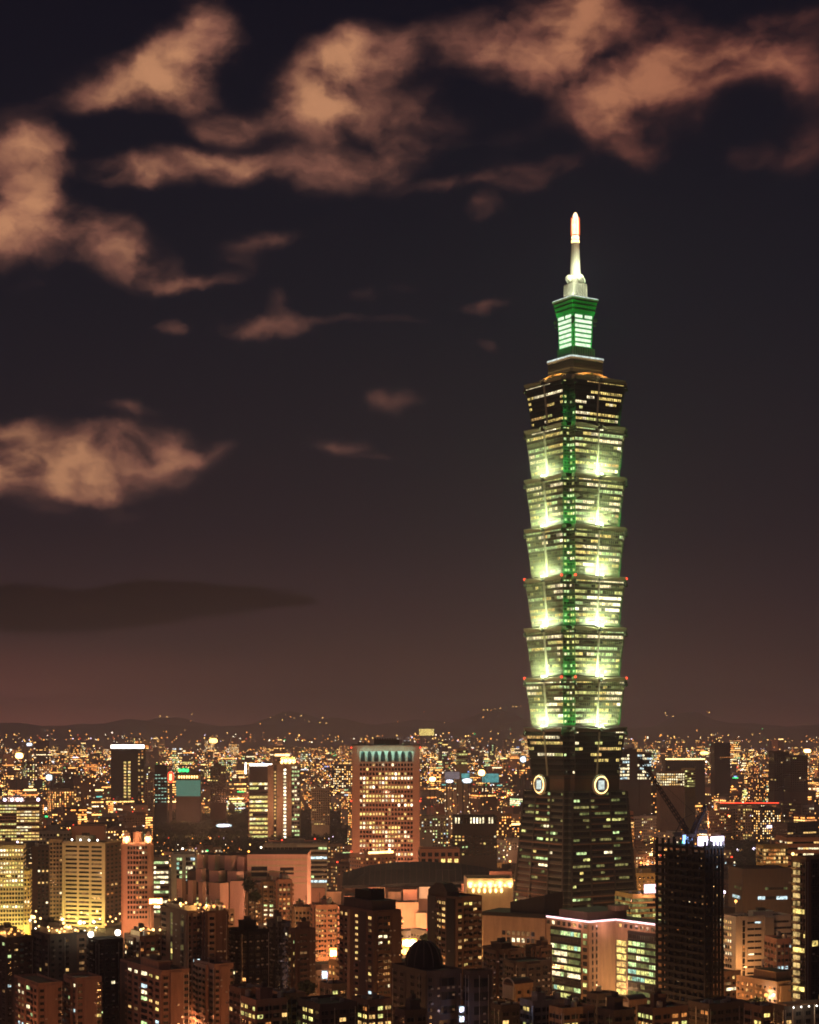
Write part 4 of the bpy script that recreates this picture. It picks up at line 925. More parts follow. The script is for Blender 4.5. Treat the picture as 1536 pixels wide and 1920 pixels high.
# --- tan building with the black wedge roof
Y = 1130
rt, w_, d_, H = bldg('office_building', 'tan block under a black wedge-shaped roof left of the neon-lined office', 'office building', 906, 1022, 1036, 1722, 1040, 62, 'tan', [B(0, 1, 'solid')],
  [B(.3, .85, 'punch', n=7, lit=.5, pal=[('cool', 1), ('dim', 2), ('cream', 1)], ww=.6, wh=.6, z1=.86, z0=.5, fh=4)], cap=40, kinds='', yb=1800, fh=4)
b = MB(); b.loft([[(-w_/2-1, -d_/2-1, H), (w_/2+14, -d_/2-1, H), (w_/2+14, d_/2+1, H), (-w_/2-1, d_/2+1, H)], [(-w_/2-1, -d_/2-1, H+2.2), (w_/2+14, -d_/2-1, H+2.2), (w_/2+14, d_/2+1, H+2.2), (-w_/2-1, d_/2+1, H+2.2)]], WALL['black'])
zz = H+2.2; b.loft([[(-w_/2+4, -d_/2+2, zz), (w_/2+20, -d_/2+2, zz), (w_/2+20, d_/2-16, zz), (-w_/2+4, d_/2-16, zz)], [(-w_/2+4, -d_/2+2, zz+11), (w_/2+20, -d_/2+2, zz+11), (w_/2+20, d_/2-16, zz+6), (-w_/2+4, d_/2-16, zz+6)]], WALL['black'])
b.build('wedge_roof', rt)

# --- the unfinished tower with its two cranes
def site_tower():
    Y = 870; th = 30; x0, xc, x1 = 1229, 1322, 1358
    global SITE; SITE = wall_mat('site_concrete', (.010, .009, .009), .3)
    cx, cy_, w_, d_ = solve(x0, xc, x1, Y, th); H = zrow(1590, Y)
    root = thing('unfinished_tower', 'black unfinished concrete tower lit white on its open top floor', 'building site', (cx, cy_, 0), R(th))
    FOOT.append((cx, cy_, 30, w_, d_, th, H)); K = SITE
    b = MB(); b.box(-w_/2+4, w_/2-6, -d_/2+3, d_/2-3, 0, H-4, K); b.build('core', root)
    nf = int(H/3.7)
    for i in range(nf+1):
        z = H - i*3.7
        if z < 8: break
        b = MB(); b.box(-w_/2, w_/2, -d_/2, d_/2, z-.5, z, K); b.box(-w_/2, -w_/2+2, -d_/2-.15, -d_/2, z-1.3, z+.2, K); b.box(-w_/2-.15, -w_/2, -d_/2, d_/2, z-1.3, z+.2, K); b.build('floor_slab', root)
    for (x, y) in [(-w_/2+.6+ (w_-1.2)*i/5, -d_/2+.6) for i in range(6)] + [(-w_/2+.6, -d_/2+.6+(d_-1.2)*i/8) for i in range(1, 9)] + [(w_/2-.6, d_/2-.6)]:
        b = MB(); b.box(x-.5, x+.5, y-.5, y+.5, 0, H+3.2, K); b.build('column', root)
    wins = Wins(root, 60, False); r = random.Random(2)
    for i in range(nf-4):
        for j in range(8):
            if r.random() < .2: wins.add(Vector((-w_/2+3.9, -d_/2+(j+.6)*d_/8.5, H-5.6-i*3.7)), Vector((0,-1,0)), Vector((-1,0,0)), UP, .9, .8, pick([('dim', 5), ('orange', 1), ('cool', .6), ('cream', .8)], r))
            if r.random() < .12: wins.add(Vector((-w_/2+(j+.6)*w_/8.5, -d_/2+2.9, H-5.6-i*3.7)), Vector((1,0,0)), Vector((0,-1,0)), UP, .9, .8, pick([('dim', 5), ('orange', 2), ('cool', .6)], r))
    wins.done()
    for (x, y, m_) in ((-w_/2+8, -d_/2+1, 'viol'), (-w_/2+2, -d_/2+4, 'viol'), (-w_/2+5, 0, 'blue'), (w_*.12, -d_/2+1, 'viol'), (w_*.26, -d_/2+1, 'viol'), (w_*.38, -d_/2+2, 'viol')):
        b = MB(); b.box(x-2.6, x+2.6, y-.5, y+.5, H+.9, H+5.2, E[m_]); b.bar((x, y, H), (x, y, H+1.2), .15, DKM); o = b.build('work_lamp', root)
        light('work_light', o, (x, y-2.5, H+3), 2500, (.6, .7, 1), .4)
    # hoarding net on the top
    for i in range(9):
        b = MB(); x = -w_/2+w_*i/8; b.bar((x, -d_/2, H), (x, -d_/2, H+1.3), .1, DKM); b.build('guard_post', root)
    return root, w_, d_, H
st, sw, sd, sH = site_tower()
def crane(label, X, Yy, z, rot, ang, jib, lat):
    root = thing('tower_crane', label, 'crane', (X, Yy, z), R(rot)); K = plain('crane_steel', (.03, .028, .035), .6)
    def lattice(p, q, wd, name, par, n=12):
        b = MB(); p = Vector(p); q = Vector(q); d = (q-p); L_ = d.length; dn = d.normalized(); a = dn.orthogonal().normalized(); c_ = dn.cross(a)
        cs = [(a+c_)*wd/2, (a-c_)*wd/2, (-a-c_)*wd/2, (c_-a)*wd/2]
        for k in cs: b.bar(p+k, q+k*.7, .24, K)
        for i in range(n):
            f0, f1 = i/n, (i+1)/n
            for k in range(4):
                b.bar(p+d*f0+cs[k], p+d*f1+cs[(k+1) % 4], .17, K)
        return b.build(name, par)
    lattice((0, 0, 0), (0, 0, 9), 1.8, 'mast', root, 5)
    b = MB(); b.box(-2.2, 2.2, -1.6, 1.6, 9, 10.4, K); b.box(1.0, 3, -1, 1, 10.4, 12.6, K); dk = b.build('turntable', root)
    tip = (jib*math.cos(R(ang)), 0, 10.5+jib*math.sin(R(ang)))
    lattice((1, 0, 10.5), tip, 1.7, 'jib', root, 20)
    b = MB(); b.bar((-1, 0, 10.4), (-4, 0, 18), .3, K); b.bar((-4, 0, 18), (-8, 0, 10.6), .2, K); b.box(-9, -5, -1.2, 1.2, 9.2, 11.2, K); b.build('counterweight_frame', root)
    b = MB(); b.bar((-4, 0, 18), (tip[0]*.8, 0, 10.5+(tip[2]-10.5)*.8+.8), .07, K); b.bar(tip, (tip[0], 0, tip[2]-jib*.55), .09, K); b.build('hoist_rope', root)
crane('long lattice crane leaning up left from the dark building site', px2X(1292, 885), 885, sH-3, 172, 56, 44, 0)
crane('short lattice crane leaning right on the dark building site', px2X(1296, 880), 880, sH-4, 5, 62, 16, 0)

# --- right-hand group
Y = 1120
bldg('office_building', 'pale grey concrete block with slit windows right of the building site', 'office building', 1356, 1380, 1484, 1722, Y, 20, 'pale',
  [B(.0, .12, 'solid'), B(.12, .16, 'punch', n=1, lit=.1, ww=.9, wh=.8), B(.2, .46, 'ribbon', n=2, lit=.12, pal=[('cool', 2), ('cream', 1)], ww=.86, wh=.28, fh=4), B(.5, .66, 'solid', proud=2, mat='grey'), B(.66, 1, 'ribbon', n=4, lit=.2, rows=.3, pal=[('cream', 2), ('cool', 1)], ww=.9, wh=.3, fh=4)], [B(0, .7, 'punch', n=4, lit=.5, pal=[('cream', 1), ('warm', 2)], ww=.6), B(.7, 1, 'solid')], cap=70, kinds='xs', yb=1880, fh=4)
bldg('office_building', 'big plain dark box building with one dim lit ribbon', 'office building', 1388, 1393, 1486, 1632, 1400, 8, 'dark', [B(0, .35, 'solid'), B(.45, .9, 'ribbon', n=6, lit=.5, pal=[('dimgreen', 1)], ww=.95, wh=.4, z0=.62, z1=.74, fh=5, top=0), B(.3, .9, 'ribbon', n=8, lit=.8, pal=[('mint', 1), ('cool', 1)], ww=.9, wh=.5, z0=.48, z1=.58, fh=5, top=0)], depth=36, cap=30, kinds='', yb=1720)
rt, w_, d_, H = bldg('apartment_tower', 'tall brown tower at the right edge with a column of glowing rounded balconies', 'apartment tower', 1484, 1512, 1600, 1612, 775, 30, 'brown', [B(0, .1, 'solid'), B(.1, .4, 'punch', n=2, lit=.12, pal=RES, mat='black', ww=.8, wh=.7), B(.4, 1, 'punch', n=5, lit=.12)], [B(0, .55, 'punch', n=2, lit=0, ww=.5), B(.6, 1, 'punch', n=2, lit=.1, mat='dark')], cap=40, kinds='s', yb=1925, fh=3.4)
BALC = glow('balcony_window', (1, .66, .25), .55)
for i in range(int(H/3.4)-1):
    z = H-4.5-i*3.4
    if z < 25: break
    b = MB(); n = 10; x0_, y0_ = -w_/2, d_/2-3.5
    pts = [(x0_ - 2.0*math.sin(math.pi*j/n), y0_ - 2.6*math.cos(math.pi*j/n)) for j in range(n+1)]
    b.loft([[(x, y, z) for x, y in pts], [(x, y, z+.9) for x, y in pts]], WALL['cream'])
    bl = b.build('balcony', rt)
    b = MB(); wide = i in (6, 11, 16)
    b.box(x0_-.5, x0_+.1, y0_-(5 if wide else 2.0), y0_+1.8, z+1.0, z+2.9, BALC if not wide else W['yellow']); b.build('window', bl)
    if i % 3 == 0: light('balcony_lamp', bl, (x0_-2.6, y0_, z+2.2), 120, (1, .6, .2), .3)
roof_lamps(rt, [(-w_/2, d_/2-1, H+2), (-w_/2+1, -d_/2+4, H-2)], 'gold', .7, 2500)
bldg('apartment_building', 'low pinkish block with small dark windows under the right-edge tower', 'apartment building', 1452, 1457, 1486, 1764, 1040, 12, 'pink', [B(0, 1, 'punch', n=4, lit=.25, pal=[('cool', 1), ('dim', 2)], ww=.6, wh=.4, fh=4.2)], depth=18, cap=40, kinds='t', yb=1880)
rt, w_, d_, H = bldg('shopping_block', 'tan hall with golden glazed lower level by the park at right', 'shopping block', 1470, 1476, 1560, 1572, 1500, 6, 'pink', [B(.0, .95, 'ribbon', n=8, lit=.35, pal=[('cream', 2), ('warm', 2)], wh=.3, ww=.95, fh=5)], depth=30, cap=40, kinds='x', yb=1640)
light('facade_flood', rt, (0, -d_/2-20, 14), 14000, (1, .5, .25), 1)
bldg('building', 'low golden pavilion on the park edge left of the tan hall', 'pavilion', 1428, 1432, 1478, 1588, 1480, 6, 'yellow', [B(0, 1, 'ribbon', n=10, lit=.7, pal=[('warm', 3), ('orange', 2)], ww=.8, wh=.6)], depth=20, cap=30, kinds='', yb=1610)
# row of pale residential slabs behind the cranes
k = 0
for (a, c, t, lab, wl) in ((1188, 1235, 1532, 'pale apartment slab with orange windows just right of the giant tower', 'pale'), (1236, 1282, 1530, 'pale vertical-ribbed slab behind the long crane jib', 'pale'), (1284, 1326, 1526, 'greyish ribbed slab behind the short crane', 'grey'), (1328, 1372, 1522, 'tan slab with warm windows right of the short crane', 'tan'), (1368, 1432, 1514, 'wide cream slab with dazzling lamps at its foot', 'cream'), (1434, 1466, 1516, 'narrow tan slab beside the wide cream slab', 'tan'), (1468, 1502, 1504, 'brown slab with orange windows under the red roofline at right', 'brown'), (1504, 1545, 1512, 'rightmost pale slab of the row behind the park', 'pale')):
    bldg('apartment_slab', lab, 'apartment slab', a, a+2, c, t, 2430+k*12, 4, wl, [B(0, .3, 'punch', n=4, lit=.1, pal=SOD, piers=1), B(.3, .75, 'punch', n=6, lit=.38, pal=[('warm', 3), ('yellow', 2), ('cream', 1), ('orange', 2)]), B(.75, 1, 'punch', n=4, lit=.1, piers=1)], fh=4, depth=22, cap=60, kinds='t', yb=1590, group='apartment slabs in a row behind the park', frame=False); k += 1
# ------------------------------------------------------------------ foreground residential towers
G1 = 'foreground apartment towers'
def apt(label, x0, xc, x1, yt, Y, wall, lit=.14, th=32, lit2=None, cap=50, kinds='spta', pal=RES, yb=1925, nr=None, nl=None, name='apartment_tower', roofl=None, group=G1, rf=None, lf=None, depth=None, fh=3.1):
    rf = rf or [B(0, .22, 'punch', n=1, lit=lit, pal=pal, ww=.55), B(.22, .66, 'balc', n=nr or 2, lit=lit, pal=pal, ww=.6, proud=1.2), B(.66, 1, 'punch', n=1, lit=lit*.6, pal=pal, ww=.4)]
    lf = lf or [B(0, .3, 'punch', n=1, lit=lit2 if lit2 is not None else lit, pal=pal), B(.3, .75, 'balc', n=nl or 3, lit=lit2 if lit2 is not None else lit, pal=pal, ww=.6, proud=1.4), B(.75, 1, 'punch', n=1, lit=lit, pal=pal)]
    rt, w_, d_, H = bldg(name, label, 'apartment tower', x0, xc, x1, yt, Y, th, wall, rf, lf, cap=cap, kinds=kinds, yb=yb, group=group, fh=fh, depth=depth)
    if roofl:
        r = random.Random(hash_(label)+1); pts = [(r.uniform(-.48, .48)*w_, r.choice((-.5, -.5, -.2, .3))*d_, H+r.uniform(1.6, 4.5)) for i in range(roofl[0])]
        for i, p in enumerate(pts): roof_lamps(rt, [p], roofl[1] if r.random() < .7 else 'amber', r.uniform(.35, .75), roofl[2] if i < 2 else 0, (1, .55, .22))
        b = MB(); b.box(-w_*.35, w_*.35, -d_*.3, d_*.3, H+.05, H+3.2, WALL['cream'], WALL['brick']); b.build('roof_pavilion', rt)
    return rt, w_, d_, H
RW = [B(0, .3, 'punch', n=1, lit=.05, ww=.5, wh=.4), B(.3, .78, 'solid', proud=.8), B(.78, 1, 'punch', n=1, lit=.05, ww=.75, wh=.45)]
LW = [B(0, .2, 'solid', mat='dark'), B(.2, .5, 'balc', n=2, lit=.4, pal=[('dim', 3), ('cool', 1), ('cream', 1), ('warm', 1)], proud=.5), B(.5, .7, 'punch', n=1, lit=.5, pal=[('cream', 2), ('green', 1), ('cool', 1)], ww=.7, wh=.6), B(.7, 1, 'balc', n=2, lit=.12, pal=RES, proud=.5)]
apt('red-brown flat-topped apartment tower in the bottom left corner, lowest of its row', 26, 72, 117, 1848, 860, 'brick', rf=RW, lf=LW, kinds='p')
apt('red-brown apartment tower second from left along the bottom edge', 119, 143, 191, 1838, 868, 'brick', rf=RW, kinds='p', lit2=.06)
apt('red-brown apartment tower with dotted pale stairwell windows at bottom, left of its twin gable wall', 225, 303, 355, 1824, 862, 'brick', rf=RW, lf=LW, kinds='ps')
apt('rightmost red-brown apartment tower of the bottom left row', 357, 402, 438, 1812, 885, 'brick', rf=RW, kinds='p', lit2=.04)
apt('dark apartment tower at the left edge below a strip of amber roof lamps', -25, 12, 62, 1762, 935, 'dark', lit=.1, roofl=(18, 'amber', 2600))
apt('dark apartment tower with golden roof lamps right of the left-edge one', 58, 92, 166, 1756, 930, 'dark', lit=.08, roofl=(26, 'gold', 3500), rf=[B(0, .55, 'punch', n=3, lit=.08, ww=.4), B(.7, .95, 'punch', n=1, lit=.2, pal=[('dim', 1)], mat='brown', ww=.5)])
rt, w_, d_, H = apt('narrow black tower carrying two dazzling white roof lamps', 166, 184, 232, 1766, 915, 'black', lit=.08, kinds='p')
roof_lamps(rt, [(-w_*.45, d_*.4, H+2.6), (w_*.42, -d_*.1, H+3.4)], 'white', 1.6, 5000, (1, .85, .55))
apt('dark apartment tower topped by a row of small pale lamps', 233, 262, 303, 1760, 925, 'brown', lit=.28, roofl=(16, 'gold', 2500))
apt('dark red apartment tower crowned by a golden lit pavilion', 300, 352, 385, 1712, 905, 'brown', lit=.12, roofl=(16, 'gold', 6000), lf=[B(0, .3, 'punch', n=1, lit=.0), B(.35, .5, 'punch', n=1, lit=.55, pal=[('dimolive', 2), ('yellow', 1), ('mint', .5)], wh=.8), B(.5, .7, 'solid'), B(.72, .9, 'punch', n=1, lit=.5, pal=[('dimolive', 2), ('dim', 1)], wh=.8)])
apt('dark red apartment tower with pale window strip right of the golden pavilion tower', 384, 386, 426, 1712, 900, 'brown', lit=.05, th=14, depth=18, rf=[B(0, .1, 'solid'), B(.1, .45, 'punch', n=1, lit=.0, ww=.6, wh=.4, mat='tan', proud=.8), B(.45, 1, 'solid')], roofl=(4, 'amber', 2000))
apt('unlit charcoal tower left of the narrow balcony slab', 428, 452, 505, 1748, 915, 'black', lit=.02)
apt('near-black tower half hidden between charcoal tower and balcony slab', 500, 522, 545, 1732, 960, 'dark', lit=.03, kinds='st')
apt('narrow brown slab with a column of pale balconies left of the orange-lit block', 541, 553, 591, 1746, 940, 'brown', lit=.22, rf=[B(0, .12, 'solid', proud=.6), B(.2, .62, 'balc', n=1, odd=0, lit=.3, pal=[('cream', 1), ('dim', 3)], ww=.8, wh=.55, proud=.2), B(.7, 1, 'solid', proud=.3)])
ORG = [('orange', 4), ('warm', 4), ('yellow', 1.5), ('dim', 2)]
rt, w_, d_, H = apt('orange-lit apartment block of glowing balconies in mid foreground', 588, 592, 632, 1700, 1090, 'pink', lit=.5, th=10, depth=20, pal=ORG, rf=[B(0, .5, 'balc', n=4, lit=.5, pal=ORG, ww=.6), B(.5, .56, 'solid', proud=.8), B(.56, 1, 'balc', n=4, lit=.5, pal=ORG, ww=.6)], yb=1820)
light('street_glow', rt, (0, -d_/2-16, 12), 30000, (1, .45, .15), 1); light('street_glow', rt, (0, -d_/2-22, 40), 12000, (1, .45, .15), 1)
apt('orange-lit lower block left of the glowing balcony block', 549, 553, 588, 1704, 1100, 'tan', lit=.25, th=10, depth=18, pal=ORG, rf=[B(0, 1, 'punch', n=5, lit=.3, pal=ORG)], yb=1800)
apt('slim tan apartment block with white-lit storeys below the pink complex', 490, 493, 514, 1656, 1180, 'tan', lit=.4, th=8, depth=16, rf=[B(0, 1, 'balc', n=2, lit=.5, pal=[('cream', 2), ('warm', 1), ('green', 1)], ww=.6)], yb=1760)
apt('slim orange-tan apartment block with one glowing top floor below the pink complex', 519, 522, 545, 1652, 1175, 'pink', lit=.3, th=8, depth=16, rf=[B(0, 1, 'punch', n=3, lit=.3, pal=ORG)], yb=1760)
apt('tan block with warm lit windows between pink complex and slim blocks', 462, 466, 490, 1676, 1185, 'tan', lit=.4, th=8, depth=16, rf=[B(0, 1, 'punch', n=4, lit=.45, pal=ORG)], yb=1760)
# big dark tower in the middle with stepped top
rt, w_, d_, H = apt('massive dark brown apartment tower with a stepped black crown, centre foreground', 636, 700, 752, 1712, 880, 'brown', lit=.28, kinds='p',
  rf=[B(0, .14, 'solid'), B(.14, .5, 'balc', n=2, lit=.12, pal=[('dim', 3), ('cream', 1), ('cool', .5)], ww=.7, proud=.6), B(.5, .62, 'punch', n=1, lit=.3), B(.66, 1, 'solid', proud=.5)],
  lf=[B(0, .3, 'balc', n=2, lit=.15, pal=SOD, ww=.5), B(.34, .42, 'solid', proud=2.0, mat='tan'), B(.45, .6, 'punch', n=1, lit=.75, pal=[('warm', 3), ('yellow', 1)], ww=.5, wh=.4), B(.6, .8, 'solid', mat='dark', proud=.3), B(.82, 1, 'punch', n=1, lit=.2, ww=.5)])
b = MB(); b.box(-w_*.42, w_*.42, -d_*.42, d_*.42, H+.01, H+5.5, WALL['dark'], WALL['roof']); b.box(-w_*.24, w_*.24, -d_*.24, d_*.24, H+5.5, H+10, WALL['black'])
for i in range(4): b.box(-w_*.22+i*w_*.13, -w_*.16+i*w_*.13, -d_*.24, -d_*.15, H+10, H+11, WALL['black'])
b.build('crown', rt)
# gabled tower
rt, w_, d_, H = apt('dark gabled apartment tower with warm window columns right of centre', 803, 854, 904, 1686, 900, 'brown', lit=.35, kinds='p', pal=[('warm', 3), ('yellow', 2), ('dim', 2), ('cream', 1)],
  rf=[B(0, .25, 'punch', n=1, lit=.6, pal=[('warm', 2), ('yellow', 1), ('dim', 2)], proud=1.0), B(.3, 1, 'balc', n=4, lit=.28, pal=[('dim', 4), ('warm', 1), ('yellow', 1)], ww=.7)],
  lf=[B(.0, .3, 'solid', mat='dark', proud=.5), B(.33, .66, 'balc', n=2, lit=.45, pal=[('warm', 3), ('orange', 2), ('cream', 1)], ww=.7), B(.7, 1, 'solid', mat='black', proud=.5)])
b = MB(); b.loft([[(-w_/2, -d_*.2, H), (-w_*.05, -d_*.2, H), (-w_*.05, d_*.5, H), (-w_/2, d_*.5, H)], [(-w_/2, -d_*.2, H+3), (-w_*.05, -d_*.2, H+3), (-w_*.05, d_*.5, H+3), (-w_/2, d_*.5, H+3)], [(-w_/2+.5, d_*.0, H+7), (-w_*.05-.5, d_*.0, H+7), (-w_*.05-.5, d_*.25, H+7), (-w_/2+.5, d_*.25, H+7)]], WALL['dark']); b.build('gable_roof', rt)
# dark foreground mass under the black dome
def dome_block():
    Y = 760
    rt, w_, d_, H = bldg('apartment_building', 'black near building under a tall dark dome at the bottom centre', 'apartment building', 735, 800, 866, 1826, Y, 30, 'dark', [B(0, .2, 'punch', n=1, lit=0), B(.3, .9, 'punch', n=1, lit=0, ww=.8, wh=.55, fh=6)], [B(0, .4, 'punch', n=2, lit=.03), B(.5, .9, 'punch', n=2, lit=0)], cap=20, kinds='p', fh=3.2)
    b = MB(); R0 = 8.3; prof = [(R0+.6, H), (R0+.6, H+1), (R0, H+1), (R0*.98, H+3.5), (R0*.9, H+6), (R0*.74, H+8.6), (R0*.5, H+10.6), (R0*.25, H+11.6), (.3, H+12)]
    b.lathe(1, 4, prof, WALL['black'], 24); b.cyl(1, 4, H+12, H+14, .25, .1, DKM, 6)
    for a in range(12):
        q = a*math.pi/6
        for i in range(2, 7):
            (r0, z0_), (r1, z1_) = prof[i], prof[i+1]
            b.bar((1+r0*math.cos(q), 4+r0*math.sin(q), z0_), (1+r1*math.cos(q), 4+r1*math.sin(q), z1_), .3, WALL['dark'])
    b.build('dome', rt)
dome_block()
bldg('apartment_building', 'dark flat block with framed black windows right of the domed building', 'apartment building', 868, 882, 924, 1826, 765, 28, 'dark', [B(.1, .9, 'punch', n=1, lit=0, ww=.85, wh=.6, fh=6)], cap=10, kinds='p')
apt('unlit tan tower with stepped roof below the wedge-roofed block', 905, 945, 985, 1784, 930, 'brown', lit=.0, kinds='ps')
apt('plain brown tower left of the neon-lined office', 985, 1005, 1036, 1778, 945, 'brown', lit=.0, kinds='ps')
apt('dark brown low tower behind the arched rooftop shed', 945, 975, 1032, 1808, 880, 'dark', lit=.02, kinds='p')
# low houses along the bottom edge
GH = 'low houses along the bottom edge'
def arch_house(label, x0, xc, x1, yt, Y):
    rt, w_, d_, H = bldg('house', label, 'house', x0, xc, x1, yt, Y, 30, 'tan', [B(0, 1, 'punch', n=2, lit=.0, ww=.3, wh=.4)], cap=10, kinds='', group=GH)
    b = MB(); n = 10; r_ = d_/2
    prof = [(r_*math.cos(math.pi*i/n), r_*.7*math.sin(math.pi*i/n)) for i in range(n+1)]
    b.loft([[(x, y, H+z) for y, z in prof] for x in (-w_/2, w_/2)], WALL['dark']); b.build('barrel_roof', rt)
    b = MB()
    for i in range(n):
        (y0, z0), (y1, z1) = prof[i], prof[i+1]; b.bar((-w_/2-.3, y0, H+z0), (-w_/2-.3, y1, H+z1), .35, WALL['pale'], 6)
    b.box(-w_/2-.5, -w_/2-.1, -d_/2, d_/2, H-6, H, WALL['pale']); b.build('arch_trim', rt)
arch_house('pale-fronted rooftop house with arched gable below the neon-lined office', 944, 965, 1000, 1850, 800)
arch_house('arched rooftop house near the foot of the building site', 1160, 1180, 1214, 1880, 800)
low = [(430, 452, 500, 1858, 790, 'brown', 'brown low house right of the red-brown towers', .05), (452, 480, 540, 1880, 740, 'brick', 'orange-walled low house with bright upper windows at the bottom', .5),
 (505, 530, 572, 1868, 760, 'tan', 'tan-roofed low house in the bottom middle left', .1), (556, 600, 668, 1888, 735, 'dark', 'dark low building with olive strip windows near the bottom', .4), (660, 690, 735, 1880, 745, 'brown', 'brown low house with three wide yellow windows', .7),
 (600, 622, 650, 1850, 830, 'dark', 'small dark house beside the massive brown tower', .1), (920, 940, 975, 1890, 730, 'dark', 'dark low house left of the thin pale mast', .08), (975, 1000, 1060, 1882, 745, 'grey', 'grey low house with bright end wall below the arched shed', .06), (1030, 1055, 1115, 1896, 735, 'tan', 'tan low house at the bottom edge under the neon-lined office', .1),
 (1120, 1150, 1190, 1900, 730, 'dark', 'dark flat house left of the arched house near the site', .05), (1196, 1225, 1290, 1896, 735, 'brown', 'brown house with white lamp and stacked yellow windows', .45), (1290, 1330, 1400, 1888, 760, 'dark', 'dark shed-roofed house under the building site', .12), (1395, 1430, 1465, 1892, 750, 'brown', 'brown low house at bottom right', .3),
 (740, 760, 800, 1900, 700, 'dark', 'black low house at the foot of the domed building', .02), (1100, 1120, 1160, 1868, 880, 'dark', 'dark pavilion at the foot of the neon-lined office', .2)]
for (x0, xc, x1, yt, Y, wl, lab, lit) in low:
    bldg('house', lab, 'house', x0, xc, x1, yt, Y, 30, wl, [B(0, 1, 'punch', n=max(2, (x1-xc)//14), lit=lit, pal=[('olive', 2), ('yellow', 2), ('warm', 2), ('orange', 1)], ww=.7, wh=.5)], cap=24, kinds=random.Random(xc).choice(('pt', 'ps', 'px', 'pst')), group=GH)
rt, w_, d_, H = bldg('house', 'flat-roofed building with a lamp-lit canopy in the bottom right corner', 'house', 1452, 1470, 1560, 1890, 740, 24, 'dark', [B(0, 1, 'punch', n=5, lit=.2)], cap=20, kinds='p', group=GH)
b = MB(); b.box(-w_/2-2, w_/2+1, -d_/2-5, -d_/2+2, H+1.5, H+2.1, WALL['tan'])
for x in (-w_*.45, 0, w_*.4): b.bar((x, -d_/2-4.5, H-8), (x, -d_/2-4.5, H+1.5), .2, WALL['pale'])
b.build('canopy', rt)
for i in range(5): b = MB(); b.ball(-w_*.42+i*w_*.16, -d_/2-4, H+.6, .35, E['white'], 6, 4); b.build('canopy_lamp', rt)
light('canopy_light', rt, (-w_*.2, -d_/2-5, H), 900, (1, .8, .55), .4)
# bright shop signs in the street gap
def shop(label, px, py, Y, w_, h_, m, power, c):
    X = px2X(px, Y); z = zrow(py, Y); rt = thing('shop_sign', label, 'shop sign', (X, Y, 0), R(12))
    b = MB(); b.box(-w_/2, w_/2, -.3, .3, z-h_/2, z+h_/2, FD['a'] if m != 'viol' else W['cool']); sf = b.build('sign_face', rt)
    q = random.Random(int(px)); n = max(2, int(w_/1.6))
    for i in range(n):
        b = MB(); x = -w_/2 + (i+.5)*w_/n; b.box(x-w_/n*.36, x+w_/n*.36, -.55, -.32, z-h_*q.uniform(.2, .42), z+h_*q.uniform(.15, .42), E[m]); b.build('sign_stroke', sf)
    b = MB(); b.box(-w_/2-.4, w_/2+.4, .3, .8, z-h_/2-.4, z+h_/2+.4, DKM); b.bar((-w_/2, .6, 0), (-w_/2, .6, z), .3, DKM); b.bar((w_/2, .6, 0), (w_/2, .6, z), .3, DKM); b.build('sign_frame', rt)
    light('sign_light', rt, (0, -4, z), power, c, .8)
shop('white shop sign glowing beside the orange-lit blocks', 625, 1786, 1040, 4, 5, 'white', 16000, (1, .6, .3))
shop('violet-white shop sign low between brown slab and massive tower', 609, 1828, 960, 2.6, 4, 'viol', 9000, (.8, .75, 1))
shop('pair of wide white shopfront signs in the gap right of the massive tower', 768, 1768, 1090, 9, 5, 'white', 26000, (1, .6, .3))
shop('orange shopfront sign below the white ones in the street gap', 757, 1784, 1075, 7, 4, 'gold', 20000, (1, .45, .2))
shop('upper bluish-white round sign at bottom right of the domed building', 866, 1893, 760, 1.8, 2.4, 'viol', 700, (.5, .6, 1))
shop('lower bluish-white round sign at bottom right of the domed building', 866, 1911, 760, 1.8, 2.4, 'viol', 700, (.5, .6, 1))
shop('white sign over the parked street end under the neon-lined office', 1128, 1893, 900, 8, 1.6, 'white', 5000, (1, .8, .6))
shop('yellow-white shopfront at the foot of the white-lit narrow block', 292, 1690, 1240, 9, 4, 'white', 9000, (1, .8, .4))

# lit street in front of the yellow-lit blocks, seen over the dark towers
sr_ = random.Random(17)
for i in range(110):
    px = sr_.uniform(-10, 335); Yl = sr_.uniform(1230, 1400)
    if any(abs(px2X(px, Yl)-f[0]) < f[3]*.5+1 and abs(Yl-f[1]) < f[4]*.5+1 for f in FOOT): continue
    zl = sr_.choice((8, 8, 10, 12, 15)); rt = thing('plaza_lamp', 'globe lamp of the golden-lit street below the yellow blocks at left', 'lamp', (px2X(px, Yl), Yl, 0), 0, 'golden globe lamps along the lit street')
    b = MB(); b.cyl(0, 0, 0, zl-.5, .12, .09, DKM, 6); b.build('pole', rt); b = MB(); b.ball(0, 0, zl, sr_.choice((.5, .7, .9, 1.4)), E[sr_.choice(('gold', 'amber', 'gold', 'white'))], 8, 5); b.build('lamp_head', rt)
    if i % 6 == 0: light('lamp_light', rt, (0, -1.6, zl), 6000, (1, .55, .2), .5)

